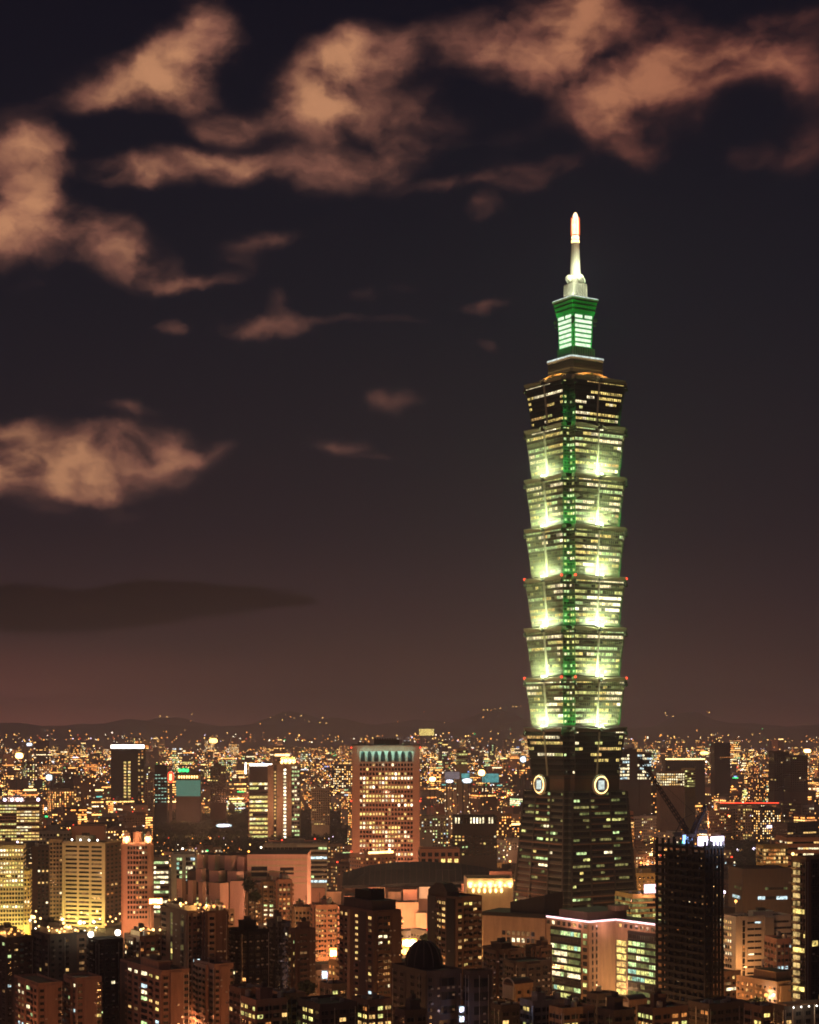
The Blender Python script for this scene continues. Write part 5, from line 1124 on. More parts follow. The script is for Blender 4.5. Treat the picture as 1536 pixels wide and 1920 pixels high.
for i in range(34):
    px = sr_.uniform(555, 800); Yl = sr_.uniform(1130, 1235)
    if any(abs(px2X(px, Yl)-f[0]) < f[3]*.5+2 and abs(Yl-f[1]) < f[4]*.5+2 for f in FOOT): continue
    zl = sr_.choice((8, 12, 18, 26)); rt = thing('plaza_lamp', 'globe lamp in the orange-lit lanes before the dark-roofed hall', 'lamp', (px2X(px, Yl), Yl, 0), 0, 'globe lamps in the lanes before the hall')
    b = MB(); b.cyl(0, 0, 0, zl-.5, .12, .09, DKM, 6); b.build('pole', rt); b = MB(); b.ball(0, 0, zl, sr_.choice((.5, .7, .9, 1.2)), E[sr_.choice(('gold', 'amber', 'gold', 'white'))], 8, 5); b.build('lamp_head', rt)
    if i % 4 == 0: light('lamp_light', rt, (0, -1.6, zl), 6000, (1, .5, .18), .5)
for i in range(22):
    px = sr_.uniform(1046, 1150); Yl = sr_.uniform(925, 985); zl = sr_.choice((3.5, 4.5, 6, 7.5))
    if any(abs(px2X(px, Yl)-f[0]) < f[3]*.35 and abs(Yl-f[1]) < f[4]*.35 for f in FOOT): continue
    rt = thing('garden_lamp', 'low lamp among trees in the street by the neon-lined office', 'lamp', (px2X(px, Yl), Yl, 0), 0, 'low street lamps by the neon-lined office')
    b = MB(); b.cyl(0, 0, 0, zl-.3, .08, .06, DKM, 6); b.build('pole', rt); b = MB(); b.ball(0, 0, zl, sr_.choice((.3, .4, .6)), E[sr_.choice(('gold', 'amber', 'amber', 'redl', 'white'))], 8, 5); b.build('lamp_head', rt)
    if i % 5 == 0: light('lamp_light', rt, (0, -1, zl), 1800, (1, .45, .18), .4)
# ------------------------------------------------------------------ ground, hills and the wide city
def gz(x, y):
    z = 0
    if y < 560: t = 1-max(0, y)/560; z = 150*t*t*(3-2*t)
    if y > 8500: t = min(1, (y-8500)/5500); z = 70*t*t
    return z
gb = MB(); GM = wall_mat('ground_asphalt', (.05, .047, .045), .3, .9, .02)
ys = [-400, -100, 0, 100, 200, 300, 400, 500, 600, 900, 1200, 2000, 4000, 6000, 8500, 9500, 10500, 12000, 14000, 21900]; xs = list(range(-14000, 14001, 2000))
for j in range(len(ys)-1):
    for i in range(len(xs)-1):
        gb.quad([(xs[i], ys[j], gz(0, ys[j])), (xs[i+1], ys[j], gz(0, ys[j])), (xs[i+1], ys[j+1], gz(0, ys[j+1])), (xs[i], ys[j+1], gz(0, ys[j+1]))], GM)
g = gb.build('ground'); g['kind'] = 'structure'; g['label'] = 'dark city ground between the buildings'
# roads of the rotated street grid
RM = wall_mat('road_asphalt', (.075, .068, .06), .2, .8, .03); rb = MB(); LM = plain('road_marking', (.55, .5, .42), .7)
cr, sr = math.cos(R(32)), math.sin(R(32))
def rot(u, v): return (u*cr - v*sr, 700 + u*sr + v*cr)
SU, SV = 95, 120
for i in range(-12, 20):
    for (p, q) in (((i*SU, -300), (i*SU, 2200)),):
        rb.quad([(*rot(p[0]-7, p[1]), .05), (*rot(p[0]+7, p[1]), .05), (*rot(q[0]+7, q[1]), .05), (*rot(q[0]-7, q[1]), .05)], RM)
        rb.quad([(*rot(p[0]-.15, p[1]), .058), (*rot(p[0]+.15, p[1]), .058), (*rot(q[0]+.15, q[1]), .058), (*rot(q[0]-.15, q[1]), .058)], LM)
for j in range(-2, 18):
    p, q = (-1100, j*SV), (1800, j*SV)
    rb.quad([(*rot(p[0], p[1]-9), .054), (*rot(q[0], q[1]-9), .054), (*rot(q[0], q[1]+9), .054), (*rot(p[0], p[1]+9), .054)], RM)
rd = rb.build('road'); rd['kind'] = 'structure'; rd['label'] = 'asphalt streets of the city grid'
# far hills
hb_ = MB(); HM = wall_mat('wooded_hill', (.10, .095, .085), .3, .95, .004); hr = random.Random(8)  # paler grey-green, with the lit haze put into the hill colour
def hill_h(px):
    base = 24 + 8*math.sin(px*.009+1) + 6*math.sin(px*.023+2) + 4*math.sin(px*.05) + 2*math.sin(px*.13+1)
    if px < 250: base *= .5 + .5*max(0, px+100)/350
    if px > 1100: base *= .75
    for (c_, a_, w_) in ((335, 20, 50), (550, 24, 65), (935, 34, 55), (1290, 28, 50)): base += a_*1.8*math.exp(-((px-c_)/w_)**2)
    return max(3, base*.5)
prev = None; NX = 160
for dist, k, off in ((17000, 1.0, 0), (14500, .6, 300)):
    rows = []
    for i in range(NX+1):
        px = -400 + 2400*i/NX; X = (px-768)/F*dist; hz_ = CZ + hill_h(px+off)*k*dist/F
        rows.append([(X*.88, dist*.88, 60), (X*.95, dist*.95, 60+(hz_-60)*.55+hr.uniform(-6, 6)), (X, dist, hz_), (X*1.1, dist*1.1, 50)])
    for i in range(NX):
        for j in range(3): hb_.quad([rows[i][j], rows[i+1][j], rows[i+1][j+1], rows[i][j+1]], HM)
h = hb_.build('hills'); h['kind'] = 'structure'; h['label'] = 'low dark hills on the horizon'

# ---- park trees
def leafmass(b, x, y, z0, h, r_, n, m1, m2, rr):
    for i in range(n):
        a, e, q = rr.uniform(0, 6.283), rr.uniform(-1, 1), rr.random()**.45
        s = math.sqrt(1-e*e); lump = .78 + .22*math.sin(a*3+x)*math.cos(e*4+y)
        c = Vector((x + r_*q*s*math.cos(a)*lump, y + r_*q*s*math.sin(a)*lump, z0 + h*.62 + h*.38*q*e*lump))
        t = Vector((rr.uniform(-1,1), rr.uniform(-1,1), rr.uniform(-.6,.6))).normalized(); u = t.orthogonal().normalized(); sz = rr.uniform(.35, .8)*r_/4.5
        b.quad([c-t*sz-u*sz*.6, c+t*sz-u*sz*.5, c+t*sz+u*sz*.6, c-t*sz+u*sz*.6], m1 if rr.random() < .6 else m2)
LF1, LF2, BK = wall_mat('leaf_dark', (.03, .04, .022), .3), wall_mat('leaf_light', (.07, .085, .04), .3), wall_mat('bark', (.06, .045, .035))
prk = MB(); rr = random.Random(21)
PARKS = [(282, 655, 2020, 3300, 2300), (1350, 1475, 1760, 2380, 520), (790, 955, 2250, 2520, 260), (1180, 1350, 2150, 2400, 200)]
parkpts = []
for (a, c, y0, y1, n) in PARKS:
    for i in range(n):
        Y = rr.uniform(y0, y1); X = px2X(rr.uniform(a, c), Y)
        if any(abs(X-f[0]) < f[3]*.5+5 and abs(Y-f[1]) < f[4]*.5+5 for f in FOOT): continue
        r_ = rr.uniform(4.5, 7.5); hh = rr.uniform(9, 16); prk.cyl(X, Y, 0, hh*.5, .4, .2, BK, 5); leafmass(prk, X, Y, 0, hh, r_, 42, LF1, LF2, rr)
o = prk.build('park_trees'); o['kind'] = 'stuff'; o['label'] = 'dark wooded park masses between the office towers'
def tree(label, px, ybase, Y, h, r_, g=None):
    rt = thing('tree', label, 'tree', (px2X(px, Y), Y, 0), 0, g); b = MB(); z0 = 0
    top = zrow(ybase, Y); b.loft([[(q*math.cos(6.283*j/7), q*math.sin(6.283*j/7), z) for j in range(7)] for q, z in ((.5, 0), (.36, top-h*.5), (.2, top-h*.2))], BK)
    for a in range(5): b.bar((0, 0, top-h*.6), (r_*.6*math.cos(a*1.3), r_*.6*math.sin(a*1.3), top-h*.25), .14, BK)
    b.build('trunk', rt); b = MB(); leafmass(b, 0, 0, top-h, h, r_, 420, LF1, LF2, rr); b.build('crown', rt)
for (px, yt, Y, h, r_, lab) in ((1070, 1868, 930, 10, 7, 'broad dark tree at the left foot of the neon-lined office'), (1095, 1872, 925, 9, 6, 'dark tree touching the entrance of the neon-lined office'), (1045, 1886, 890, 9, 5, 'small tree left of the broad dark tree'), (466, 1644, 1170, 14, 5, 'tall leafy tree in front of the stepped pink complex'), (478, 1668, 1165, 11, 5, 'rounder tree right of the tall leafy one'), (575, 1838, 900, 10, 6, 'bushy tree at the foot of the pale balcony slab'), (1420, 1868, 960, 10, 6, 'tree under the pale grey concrete block'), (1385, 1872, 930, 9, 5, 'tree between building site and pale grey block'), (800, 1748, 1100, 9, 5, 'tree by the bright street gap right of the massive tower'), (655, 1880, 780, 8, 6, 'dark tree between low houses at bottom middle'), (1240, 1880, 800, 9, 6, 'tree at the foot of the unfinished tower')):
    tree(lab, px, yt, Y, h, r_)

# ---- generic city blocks
GR = 'city blocks of the basin'
cr2 = random.Random(77)
def free(X, Y, rad, lst): return all(math.hypot(X-f[0], Y-f[1]) > rad + f[2]*.95 for f in lst)
def in_park(px, Y): return any(a-12 < px < c+12 and y0-40 < Y < y1+20 for (a, c, y0, y1, n) in PARKS)
cands = []
gcell = 62
for j in range(0, 190):
    for i in range(-95, 120):
        u = i*gcell + cr2.uniform(-9, 9); v = j*gcell + cr2.uniform(-9, 9)
        x, y = u*cr - v*sr, 500 + u*sr + v*cr
        if y < 980 or y > 9800: continue
        px = 768 + F*x/y
        if px < -60 or px > 1600: continue
        if y > 4500 and cr2.random() < .35: continue
        w_, d_ = cr2.uniform(18, 46), cr2.uniform(16, 36)
        t = cr2.random()
        h = cr2.uniform(10, 26) if t < .62 else cr2.uniform(24, 48) if t < .93 else cr2.uniform(48, 85)
        if y > 5500 and t > .985: h = cr2.uniform(90, 130)
        cands.append([x, y, w_, d_, h, px])
keep = []
FT = FOOT + [(TX, TY, 52, 60, 60, 32, 500)]
for q in cands:
    x, y, w_, d_, h, px = q
    rad = math.hypot(w_, d_)/2
    if not free(x, y, rad*.9, FT) or in_park(px, y): continue
    top = HY + (CZ-h)*F/y
    # keep the view to the landmarks open, as it is from the hillside
    lim = 0
    if y < 1500:
        lim = 1782 if px < 330 or px > 1360 else 1700
        if 600 < px < 960: lim = 1712
        if y < 1130: lim = 1800
    elif y < 1800: lim = 1600 if px < 1170 else 1585
    elif y < 2300: lim = 1520 if px < 1170 else 1540
    elif y < 3000: lim = 1462
    elif y < 4200: lim = 1425
    if top < lim: h = CZ - (lim + cr2.uniform(0, 22) - HY)*y/F
    if h < 7: continue
    q[4] = h; keep.append(q)
keep.sort(key=lambda q: -(q[4]+12)/q[1]**1.35)
HIST = 175
WP = ['tan', 'grey', 'dark', 'brick', 'cream', 'pale', 'brown', 'pink', 'brown', 'dark', 'tan']
def city_block(b, q, r, ox=0, oy=0, rz=None, zb=0, dens=1.0, root=None):
    """one plain block of flats or offices with its windows, in the frame of ox, oy"""
    x, y, w_, d_, h, px = q; th = R(32) if rz is None else rz; c, s = math.cos(th), math.sin(th)
    wl = r.choice(WP); wm = WALL[wl]; T1, T2 = Vector((c, s, 0)), Vector((-s, c, 0)); O = Vector((x-ox, y-oy, zb))
    def ob(u0, u1, v0, v1, z0, z1, m, mt=None, part=None):
        bb = MB() if (root and part) else b
        i = len(bb.v); k = bb.mi(m); kt = bb.mi(mt) if mt else k
        for (uu, vv, zz) in ((u0,v0,z0),(u1,v0,z0),(u1,v1,z0),(u0,v1,z0),(u0,v0,z1),(u1,v0,z1),(u1,v1,z1),(u0,v1,z1)): bb.v.append(tuple(O+T1*uu+T2*vv+UP*zz))
        for f, a in (((0,1,5,4),k),((1,2,6,5),k),((2,3,7,6),k),((3,0,4,7),k),((4,5,6,7),kt)): bb.f.append(tuple(i+j for j in f)); bb.m.append(a)
        if bb is not b: bb.build(part, root)
    ob(-w_/2, w_/2, -d_/2, d_/2, 0, h, wm, WALL['roof'])
    feats = []
    if r.random() < .7:
        a = r.uniform(.1, .3); sh = r.uniform(2.5, 5); ob(-w_*a, w_*a, -d_*.25, d_*.3, h, h+sh, wm, WALL['roof'], 'stair_tower')
        feats.append('big roof hut' if a > .2 else 'small roof hut')
    if r.random() < .35 and y < 4000: ob(-w_/2+1, -w_*.1, -d_/2-2, -d_/2, 0, h*r.uniform(.6, .95), wm, WALL['roof'], 'front_wing'); feats.append('projecting wing')
    if root:
        for (a0, a1, c0, c1) in ((-w_/2, w_/2, -d_/2, -d_/2+.4), (-w_/2, -w_/2+.4, -d_/2+.4, d_/2)): ob(a0, a1, c0, c1, h, h+1.1, wm, None)
        if r.random() < .5: ob(w_*.32, w_*.32+2.2, d_*.3, d_*.3+2.2, h, h+3, TANK, None, 'water_tank')
    style = r.random(); lit = r.choice((.06, .12, .2, .3, .45, .6))*dens
    pal, pw = r.choice(((SOD, 'amber'), (SOD, 'amber'), (RES, 'mixed'), (OFF, 'pale'), ([('cream', 2), ('warm', 2)], 'cream'), ([('orange', 2), ('warm', 3)], 'orange')))
    fh = 3.3 if y < 3500 else (5.0 if y < 6000 else 7.5); ww = 1.6 if y < 3500 else (2.6 if y < 6000 else 4.2)
    wins = Wins(root, 26, False) if root else None
    for (Tt, Nn, L_, off) in ((T1, -T2, w_, d_/2), (T2, -T1, d_, w_/2)):
        nb = max(2, int(L_/(3.6 if y < 3500 else 5.4))); bw = L_/nb
        for i in range(int((h-1.5)/fh)):
            zc = h-1.4-fh*(i+.5); rowlit = style < .3 and r.random() < lit*1.2; pr = .85 if rowlit else (lit*.35 if style < .3 else lit)
            if rowlit: m0 = pick(pal, r)
            for j in range(nb):
                on = r.random() < pr; uc = -L_/2 + bw*(j+.5); p = O + Tt*uc + Nn*(off+.12) + UP*zc
                if on:
                    m = m0 if rowlit else pick(pal, r); hw_ = (bw*.45 if rowlit else ww/2); hh = .8 if y < 2500 else (1.0 if y < 3500 else fh*.26)
                elif y < 2300: m = W['dark']; hw_ = .75; hh = .7
                else: continue
                if on and y > 2000: m = FW[[k for k in FW if W[k] is m][0]] if any(W[k] is m for k in FW) else m
                if wins: wins.add(p-Nn*.06, Tt, Nn, UP, hw_*2, hh*2, m)
                else: b.quad([p-Tt*hw_-UP*hh, p+Tt*hw_-UP*hh, p+Tt*hw_+UP*hh, p-Tt*hw_+UP*hh], m)
    if wins: wins.done()
    t = r.random()
    if t < .12: ob(-w_*.4, w_*.4, -d_/2-.5, -d_/2+.3, h+1.3, h+2.8+y*.0003, E[r.choice(('gold', 'amber', 'gold', 'amber'))], None, 'roof_sign'); feats.insert(0, 'bright roof-edge sign')
    elif t < .24: ob(-w_*.45-.6, -w_*.45+.6, -d_*.4-.6, -d_*.4+.6, h+1.3, h+2.6, E['redl'], None, 'warning_light'); ob(w_*.45-.6, w_*.45+.6, -d_*.4-.6, -d_*.4+.6, h+1.3, h+2.6, E['redl'], None, 'warning_light'); feats.insert(0, 'two red roof lamps')
    elif t < .33: ob(-w_*.3, w_*.3, -d_/2-2.6, -d_/2-2.1, h*.5, h*.5+3, E[r.choice(('gold', 'viol', 'white', 'amber'))], None, 'wall_sign'); feats.insert(0, 'glowing wall sign')
    elif t < .38: mm = r.choice(('grn', 'cyan', 'blue')); ob(-w_*.2, w_*.2, -d_/2-.6, -d_/2-.1, h+1.3, h+3.6, E[mm], None, 'roof_sign'); feats.insert(0, {'grn': 'green', 'cyan': 'teal', 'blue': 'blue'}[mm]+' roof sign')
    elif t < .50: ob(w_*.2, w_*.2+1.4, 0, 1.4, h+3, h+4.4, E[r.choice(('white', 'gold'))], None, 'roof_lamp'); feats.insert(0, 'lone roof lamp')
    else:
        feats.append('flat bare roof')
    return wl, lit, pw, feats, style < .3
LMK = [(35, 'the white-crowned block'), (158, 'the yellow-lit grid block'), (240, 'the dotted tower'), (353, 'the grey-green hoarding'), (512, 'the gold-crowned tower'), (722, 'the colonnaded tower'), (860, 'the lamp-strung mall'), (1075, 'the giant tower'), (1295, 'the crane tower'), (1420, 'the pale grey block'), (1515, 'the right-edge tower')]
ADJ = {'tan': 'tan', 'grey': 'grey', 'dark': 'charcoal', 'brick': 'red-brown', 'cream': 'cream', 'pale': 'pale', 'brown': 'brown', 'pink': 'pinkish'}
blocks = []
for q in keep[:HIST]:
    r = random.Random(int(q[0]*7+q[1])); x, y, w_, d_, h, px = q
    rt = thing('city_building', 'x', 'building', (x, y, 0), 0, GR)
    b = MB(); wl, lit, pw, feats, rows = city_block(b, [0, y, w_, d_, h, px], r, 0, y, root=rt)
    b.build('wall', rt)
    near = min(LMK, key=lambda l: abs(l[0]-px)); hs = 'low' if h < 18 else 'mid-height' if h < 32 else 'tall' if h < 50 else 'very tall'
    ls = 'almost no' if lit < .08 else 'few' if lit < .2 else 'scattered' if lit < .35 else 'many'
    dist = 'just beyond' if y < 1900 else 'well beyond'
    if y < 1100: dist = 'in front of'
    wd = 'rows' if rows and lit > .2 else 'windows'
    base = f'{hs} {ADJ[wl]} block, {ls} {pw} {wd}'
    cand = [f'{base}, {dist} {near[1]}'] + [f'{base}, {f}, {dist} {near[1]}' for f in feats]
    blocks.append((cand, px, rt, near[1]))
from collections import defaultdict
def assign(items, lvl):
    grp = defaultdict(list)
    for it in items: grp[it[0][min(lvl, len(it[0])-1)]].append(it)
    for lab, l in grp.items():
        if len(l) == 1: l[0][2]['label'] = lab
        elif lvl < 2: assign(l, lvl+1)
        else:
            l.sort(key=lambda v: v[1]); n = len(l)
            names = ['left', 'right'] if n == 2 else ['leftmost'] + ['second', 'fourth', 'third', 'next-rightmost', 'rightmost'][-(n-1):]
            for i, v in enumerate(l): v[2]['label'] = f'{lab}, {names[min(i, len(names)-1)]}'.replace('mid-height', 'mid').replace('very tall', 'lofty') if len(lab.split()) > 14 else f'{lab}, {names[min(i, len(names)-1)]}'
assign(blocks, 0)
for it in blocks:
    ws = it[2]['label'].split()
    if len(ws) > 16: it[2]['label'] = ' '.join(w_ for w_ in ws if w_ not in ('projecting', 'big', 'small', 'bright'))
db = MB(); lr = random.Random(31)
for q in keep[HIST:]:
    city_block(db, q, lr, dens=1.15 if q[1] > 2500 else 1, zb=gz(0, q[1]))
o = db.build('distant_city'); o['kind'] = 'stuff'; o['label'] = 'endless far city blocks twinkling to the horizon'

# ---- far lights: avenue lamps, shop fronts and hillside lamps that nobody could count
fl = MB(); fr = random.Random(55)
def dot(x, y, z, s, m):
    fl.v += [(x-s, y, z), (x, y-s, z), (x+s, y, z), (x, y+s, z), (x, y, z+s), (x, y, z-s)]; i = len(fl.v)-6; k = fl.mi(m)
    for t in ((0,1,4),(1,2,4),(2,3,4),(3,0,4),(1,0,5),(2,1,5),(3,2,5),(0,3,5)): fl.f.append(tuple(i+a for a in t)); fl.m.append(k)
DOT = [FD['a']]*9 + [FD['g']]*7 + [FD['o']]*5 + [FD['w']]*3 + [E['redl'], E['viol'], E['grn']]
for i in range(13000):
    y = 1700*math.exp(fr.random()*1.9); px = fr.uniform(-20, 1556)
    if in_park(px, y): continue
    x = px2X(px, y); s = y*.00027*fr.choice((.7, .9, 1.1, 1.6, 2.4) if fr.random() < .35 else (.6, .8, 1.0))
    dot(x, y, gz(0, y)+fr.choice((9, 12, 15, 22, 30, 40)), s, fr.choice(DOT))
for k in range(230):
    y = 2100*math.exp(fr.random()*1.45); px = fr.uniform(-40, 1576); x = px2X(px, y); a_ = R(fr.choice((32, 32, 122, 20, 100, 75))); n_ = fr.randint(8, 34); sp_ = fr.uniform(22, 38); m_ = fr.choice([FD['a'], FD['a'], FD['g'], FD['o']]); z_ = fr.choice((9, 10, 26))
    for i in range(n_):
        xx, yy = x + math.cos(a_)*sp_*i, y + math.sin(a_)*sp_*i
        if in_park(768+F*xx/yy, yy): continue
        dot(xx, yy, gz(0, yy)+z_+fr.uniform(-1, 1), yy*.00022*fr.uniform(.8, 1.2), m_)
for i in range(4200):
    y = fr.uniform(4300, 9300); px = fr.uniform(-20, 1556); dot(px2X(px, y), y, gz(0, y)+fr.uniform(14, 70), y*.00023*fr.choice((.7, .9, 1, 1.3)), fr.choice(DOT))
# avenues seen as chains of lamps
for (pa, ya, pb, yb_, n) in ((1150, 6800, 1536, 5600, 90), (1170, 5200, 1330, 5000, 40), (60, 7500, 640, 9000, 110), (175, 5600, 260, 5400, 24), (1250, 3700, 1330, 3650, 34), (1330, 9000, 1540, 9000, 50), (820, 9500, 980, 8000, 30), (640, 8000, 980, 9500, 50)):
    for i in range(n):
        t = i/n; y = ya+(yb_-ya)*t; px = pa+(pb-pa)*t + fr.uniform(-1.5, 1.5); dot(px2X(px, y), y, gz(0, y)+fr.uniform(8, 26), y*.00025*fr.uniform(.7, 1.3), fr.choice([FD['a'], FD['g'], FD['g']]))
# hillside lamps
for (px, py) in ((300,1343),(313,1344),(360,1339),(358,1352),(488,1357),(507,1345),(530,1350),(536,1340),(545,1344),(552,1346),(565,1342),(572,1350),(580,1353),(600,1355),(605,1346),(612,1356),(795,1335),(907,1331),(914,1331),(921,1332),(928,1330),(938,1328),(962,1325),(968,1325),(977,1324),(906,1345),(1248,1337),(1250,1342),(1262,1343),(1326,1335),(1330,1336),(746,1353),(834,1355)):
    Yh = 13500; dot(px2X(px, Yh), Yh, zrow(py, Yh), 3.6*fr.uniform(.8, 1.5), fr.choice([FD['g'], FD['g'], FD['a']]))
for i in range(420):
    Yh = fr.uniform(9000, 12500); px = fr.uniform(-10, 1546); py = 1392 - abs(fr.gauss(0, 9)); dot(px2X(px, Yh), Yh, zrow(py, Yh), 3.4*fr.uniform(.6, 1.4), fr.choice(DOT))
o = fl.build('distant_lights'); o['kind'] = 'stuff'; o['label'] = 'countless orange and white street lights of the far city'
gr_ = random.Random(3)
for i in range(90):
    y = 1750*math.exp(gr_.random()*1.8); px = gr_.uniform(-150, 1680)
    light('district_light', o, (px2X(px, y), y, gr_.uniform(16, 30) + gz(0, y)), 60000*(y/2300)**1.6, (1, .42, .2), 3)

# ---- lit screens and signs beyond the colonnaded tower
def far_sign(label, px, py, Y, w_, h_, m, ms=None):
    rt = thing('billboard', label, 'billboard', (px2X(px, Y), Y, 0), 0); z = zrow(py, Y)
    b = MB()
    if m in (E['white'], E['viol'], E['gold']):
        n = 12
        for k_, (sx_, mm) in enumerate(((1.0, FD['g'] if m is not E['viol'] else W['cool']), (.72, m))):  # larger oval behind the lamp face: its glare halo built as a shape
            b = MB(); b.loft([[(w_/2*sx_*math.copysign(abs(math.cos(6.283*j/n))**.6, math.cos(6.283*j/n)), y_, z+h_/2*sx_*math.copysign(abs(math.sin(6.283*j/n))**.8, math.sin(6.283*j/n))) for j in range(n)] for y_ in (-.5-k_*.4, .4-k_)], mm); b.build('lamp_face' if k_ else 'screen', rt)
    else: b.box(-w_/2, w_/2, -.5, .5, z-h_/2, z+h_/2, m); b.build('screen', rt)
    b = MB(); b.box(-w_/2-.5, w_/2+.5, .6, 1.4, z-h_/2-.5, z+h_/2+.5, DKM)
    for q_ in (-.35, .35): b.box(w_*q_-.5, w_*q_+.5, 1.4, 2.4, 0, z, DKM)
    b.build('frame', rt)
    return rt
TEAL = glow('teal_screen', (.12, .42, .42), .9, .6, 1.4, .1); GRY = glow('grey_screen', (.25, .2, .22), .8, .7, 1.3, .1)
far_sign('wide teal screen left of the giant tower at the lit junction', 920, 1459, 2600, 24, 13, TEAL)
far_sign('small teal panel left of the wide teal screen', 873, 1456, 2620, 12, 9, TEAL)
far_sign('greyish screen over a blue-white lamp at the lit junction', 848, 1454, 2640, 22, 11, GRY)
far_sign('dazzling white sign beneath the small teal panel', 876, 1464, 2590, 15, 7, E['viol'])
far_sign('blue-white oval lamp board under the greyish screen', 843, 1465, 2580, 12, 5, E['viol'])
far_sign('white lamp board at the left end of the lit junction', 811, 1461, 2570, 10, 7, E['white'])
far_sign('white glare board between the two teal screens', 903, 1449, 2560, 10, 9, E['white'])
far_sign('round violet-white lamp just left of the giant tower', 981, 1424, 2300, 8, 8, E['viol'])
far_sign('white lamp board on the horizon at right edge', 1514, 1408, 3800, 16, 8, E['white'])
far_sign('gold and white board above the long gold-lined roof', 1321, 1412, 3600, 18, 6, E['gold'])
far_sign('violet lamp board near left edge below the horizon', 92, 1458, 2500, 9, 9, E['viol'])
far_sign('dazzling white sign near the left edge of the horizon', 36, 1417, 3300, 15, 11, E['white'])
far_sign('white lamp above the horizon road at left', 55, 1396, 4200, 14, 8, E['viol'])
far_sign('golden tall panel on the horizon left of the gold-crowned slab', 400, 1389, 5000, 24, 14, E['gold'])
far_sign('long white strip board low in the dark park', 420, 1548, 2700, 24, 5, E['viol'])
far_sign('column-lit golden hall on the horizon right of the colonnaded tower', 800, 1373, 6000, 50, 22, W['yellow'])
# pale olive tower at the junction and dark twin blocks at right
bldg('office_tower', 'olive-lit square tower standing above the teal screens', 'office tower', 856, 857, 877, 1405, 3000, 3, 'yellow', [B(0, 1, 'ribbon', n=5, lit=.6, pal=[('olive', 3), ('dimolive', 3)], ww=.9, wh=.5, fh=5)], depth=20, cap=10, kinds='a', yb=1430, frame=False)
bldg('office_tower', 'big unlit dark block near the right edge below the horizon', 'office tower', 1448, 1452, 1480, 1410, 2700, 5, 'dark', [B(0, 1, 'punch', lit=.01)], depth=30, cap=5, kinds='', yb=1480, frame=False)
bldg('office_tower', 'second unlit dark block just right of the big one', 'office tower', 1480, 1482, 1515, 1418, 2650, 5, 'dark', [B(0, 1, 'punch', lit=.02)], depth=30, cap=5, kinds='', yb=1480, frame=False)
bldg('office_tower', 'dark box tower right of centre between horizon and gold roofline', 'office tower', 1338, 1340, 1370, 1394, 3300, 5, 'dark', [B(0, 1, 'punch', lit=.03)], depth=30, cap=5, kinds='', yb=1440, frame=False)
bldg('office_tower', 'white-lit office block immediately right of the giant tower', 'office tower', 1160, 1163, 1222, 1412, 2450, 5, 'dark', [B(0, .3, 'punch', n=4, lit=.7, pal=[('cool', 1), ('cream', 2)], ww=.8, wh=.6, fh=4.5), B(.55, 1, 'punch', n=6, lit=.6, pal=[('cool', 1), ('cream', 2)], ww=.8, wh=.6, fh=4.5)], depth=30, cap=50, kinds='s', yb=1460, frame=False)
rt, w_, d_, H = bldg('building', 'long dark roof edged with golden lamps right of the giant tower', 'building', 1246, 1248, 1322, 1424, 2900, 3, 'dark', [B(0, 1, 'punch', lit=.05)], depth=30, cap=5, kinds='', yb=1440, frame=False)
b = MB(); b.box(-w_/2, w_/2, -d_/2-1, -d_/2, H-.5, H+1.6, E['gold']); b.build('strip_light', rt)
bldg('building', 'hall with dotted cream window rows right of the giant tower', 'building', 1236, 1238, 1284, 1448, 2300, 3, 'tan', [B(0, 1, 'punch', n=11, lit=.95, pal=[('cream', 2), ('warm', 1)], ww=.6, wh=.6)], depth=24, cap=50, kinds='', yb=1470, frame=False)
bldg('building', 'olive-fronted block beside the dotted cream hall', 'building', 1283, 1285, 1304, 1442, 2350, 3, 'yellow', [B(0, 1, 'ribbon', n=5, lit=.5, pal=[('olive', 1), ('dimolive', 2)], ww=.9)], depth=24, cap=20, kinds='', yb=1470, frame=False)
rt, w_, d_, H = bldg('building', 'long low roof with a red neon line above the slab row', 'building', 1345, 1350, 1502, 1508, 2620, 2, 'tan', [B(0, 1, 'punch', lit=.15)], depth=20, cap=20, kinds='', yb=1520, frame=False)
b = MB(); b.box(-w_/2, w_/2, -d_/2-.6, -d_/2, H+1.2, H+2.4, E['redl']); b.build('neon_strip', rt)
bldg('apartment_tower', 'pale ribbed round-cornered tower left of the colonnaded tower', 'apartment tower', 583, 585, 618, 1480, 2500, 4, 'cream', [B(0, 1, 'punch', n=8, lit=.15, pal=SOD, piers=1)], depth=20, cap=30, kinds='s', yb=1540, frame=False)
bldg('apartment_tower', 'charcoal tower right of the grey-green hoarding', 'apartment tower', 390, 394, 424, 1438, 2950, 4, 'brown', [B(0, 1, 'punch', n=6, lit=.08, pal=SOD)], depth=20, cap=20, kinds='sr', yb=1500, frame=False)
bldg('apartment_tower', 'pale slim tower right of the dotted-column tower', 'apartment tower', 270, 272, 287, 1462, 2900, 4, 'tan', [B(0, 1, 'punch', n=3, lit=.1)], depth=20, cap=20, kinds='', yb=1535, frame=False)
rt, w_, d_, H = bldg('building', 'low dark block with a row of white vertical light panels', 'building', 850, 852, 932, 1532, 1650, 3, 'dark', [B(0, 1, 'punch', n=14, lit=.7, pal=[('cream', 1), ('hot', 1)], ww=.45, wh=.85, z0=.84, fh=6.5, top=0, mix=.9), B(0, 1, 'punch', n=12, lit=.1, pal=RES, z1=.8)], depth=24, cap=60, kinds='', yb=1600)
bldg('building', 'pinkish walled block with dark arches right of the colonnaded tower', 'building', 786, 788, 862, 1594, 1450, 3, 'pink', [B(0, 1, 'punch', n=6, lit=.1, ww=.6, wh=.6, fh=5)], depth=24, cap=20, kinds='', yb=1640)

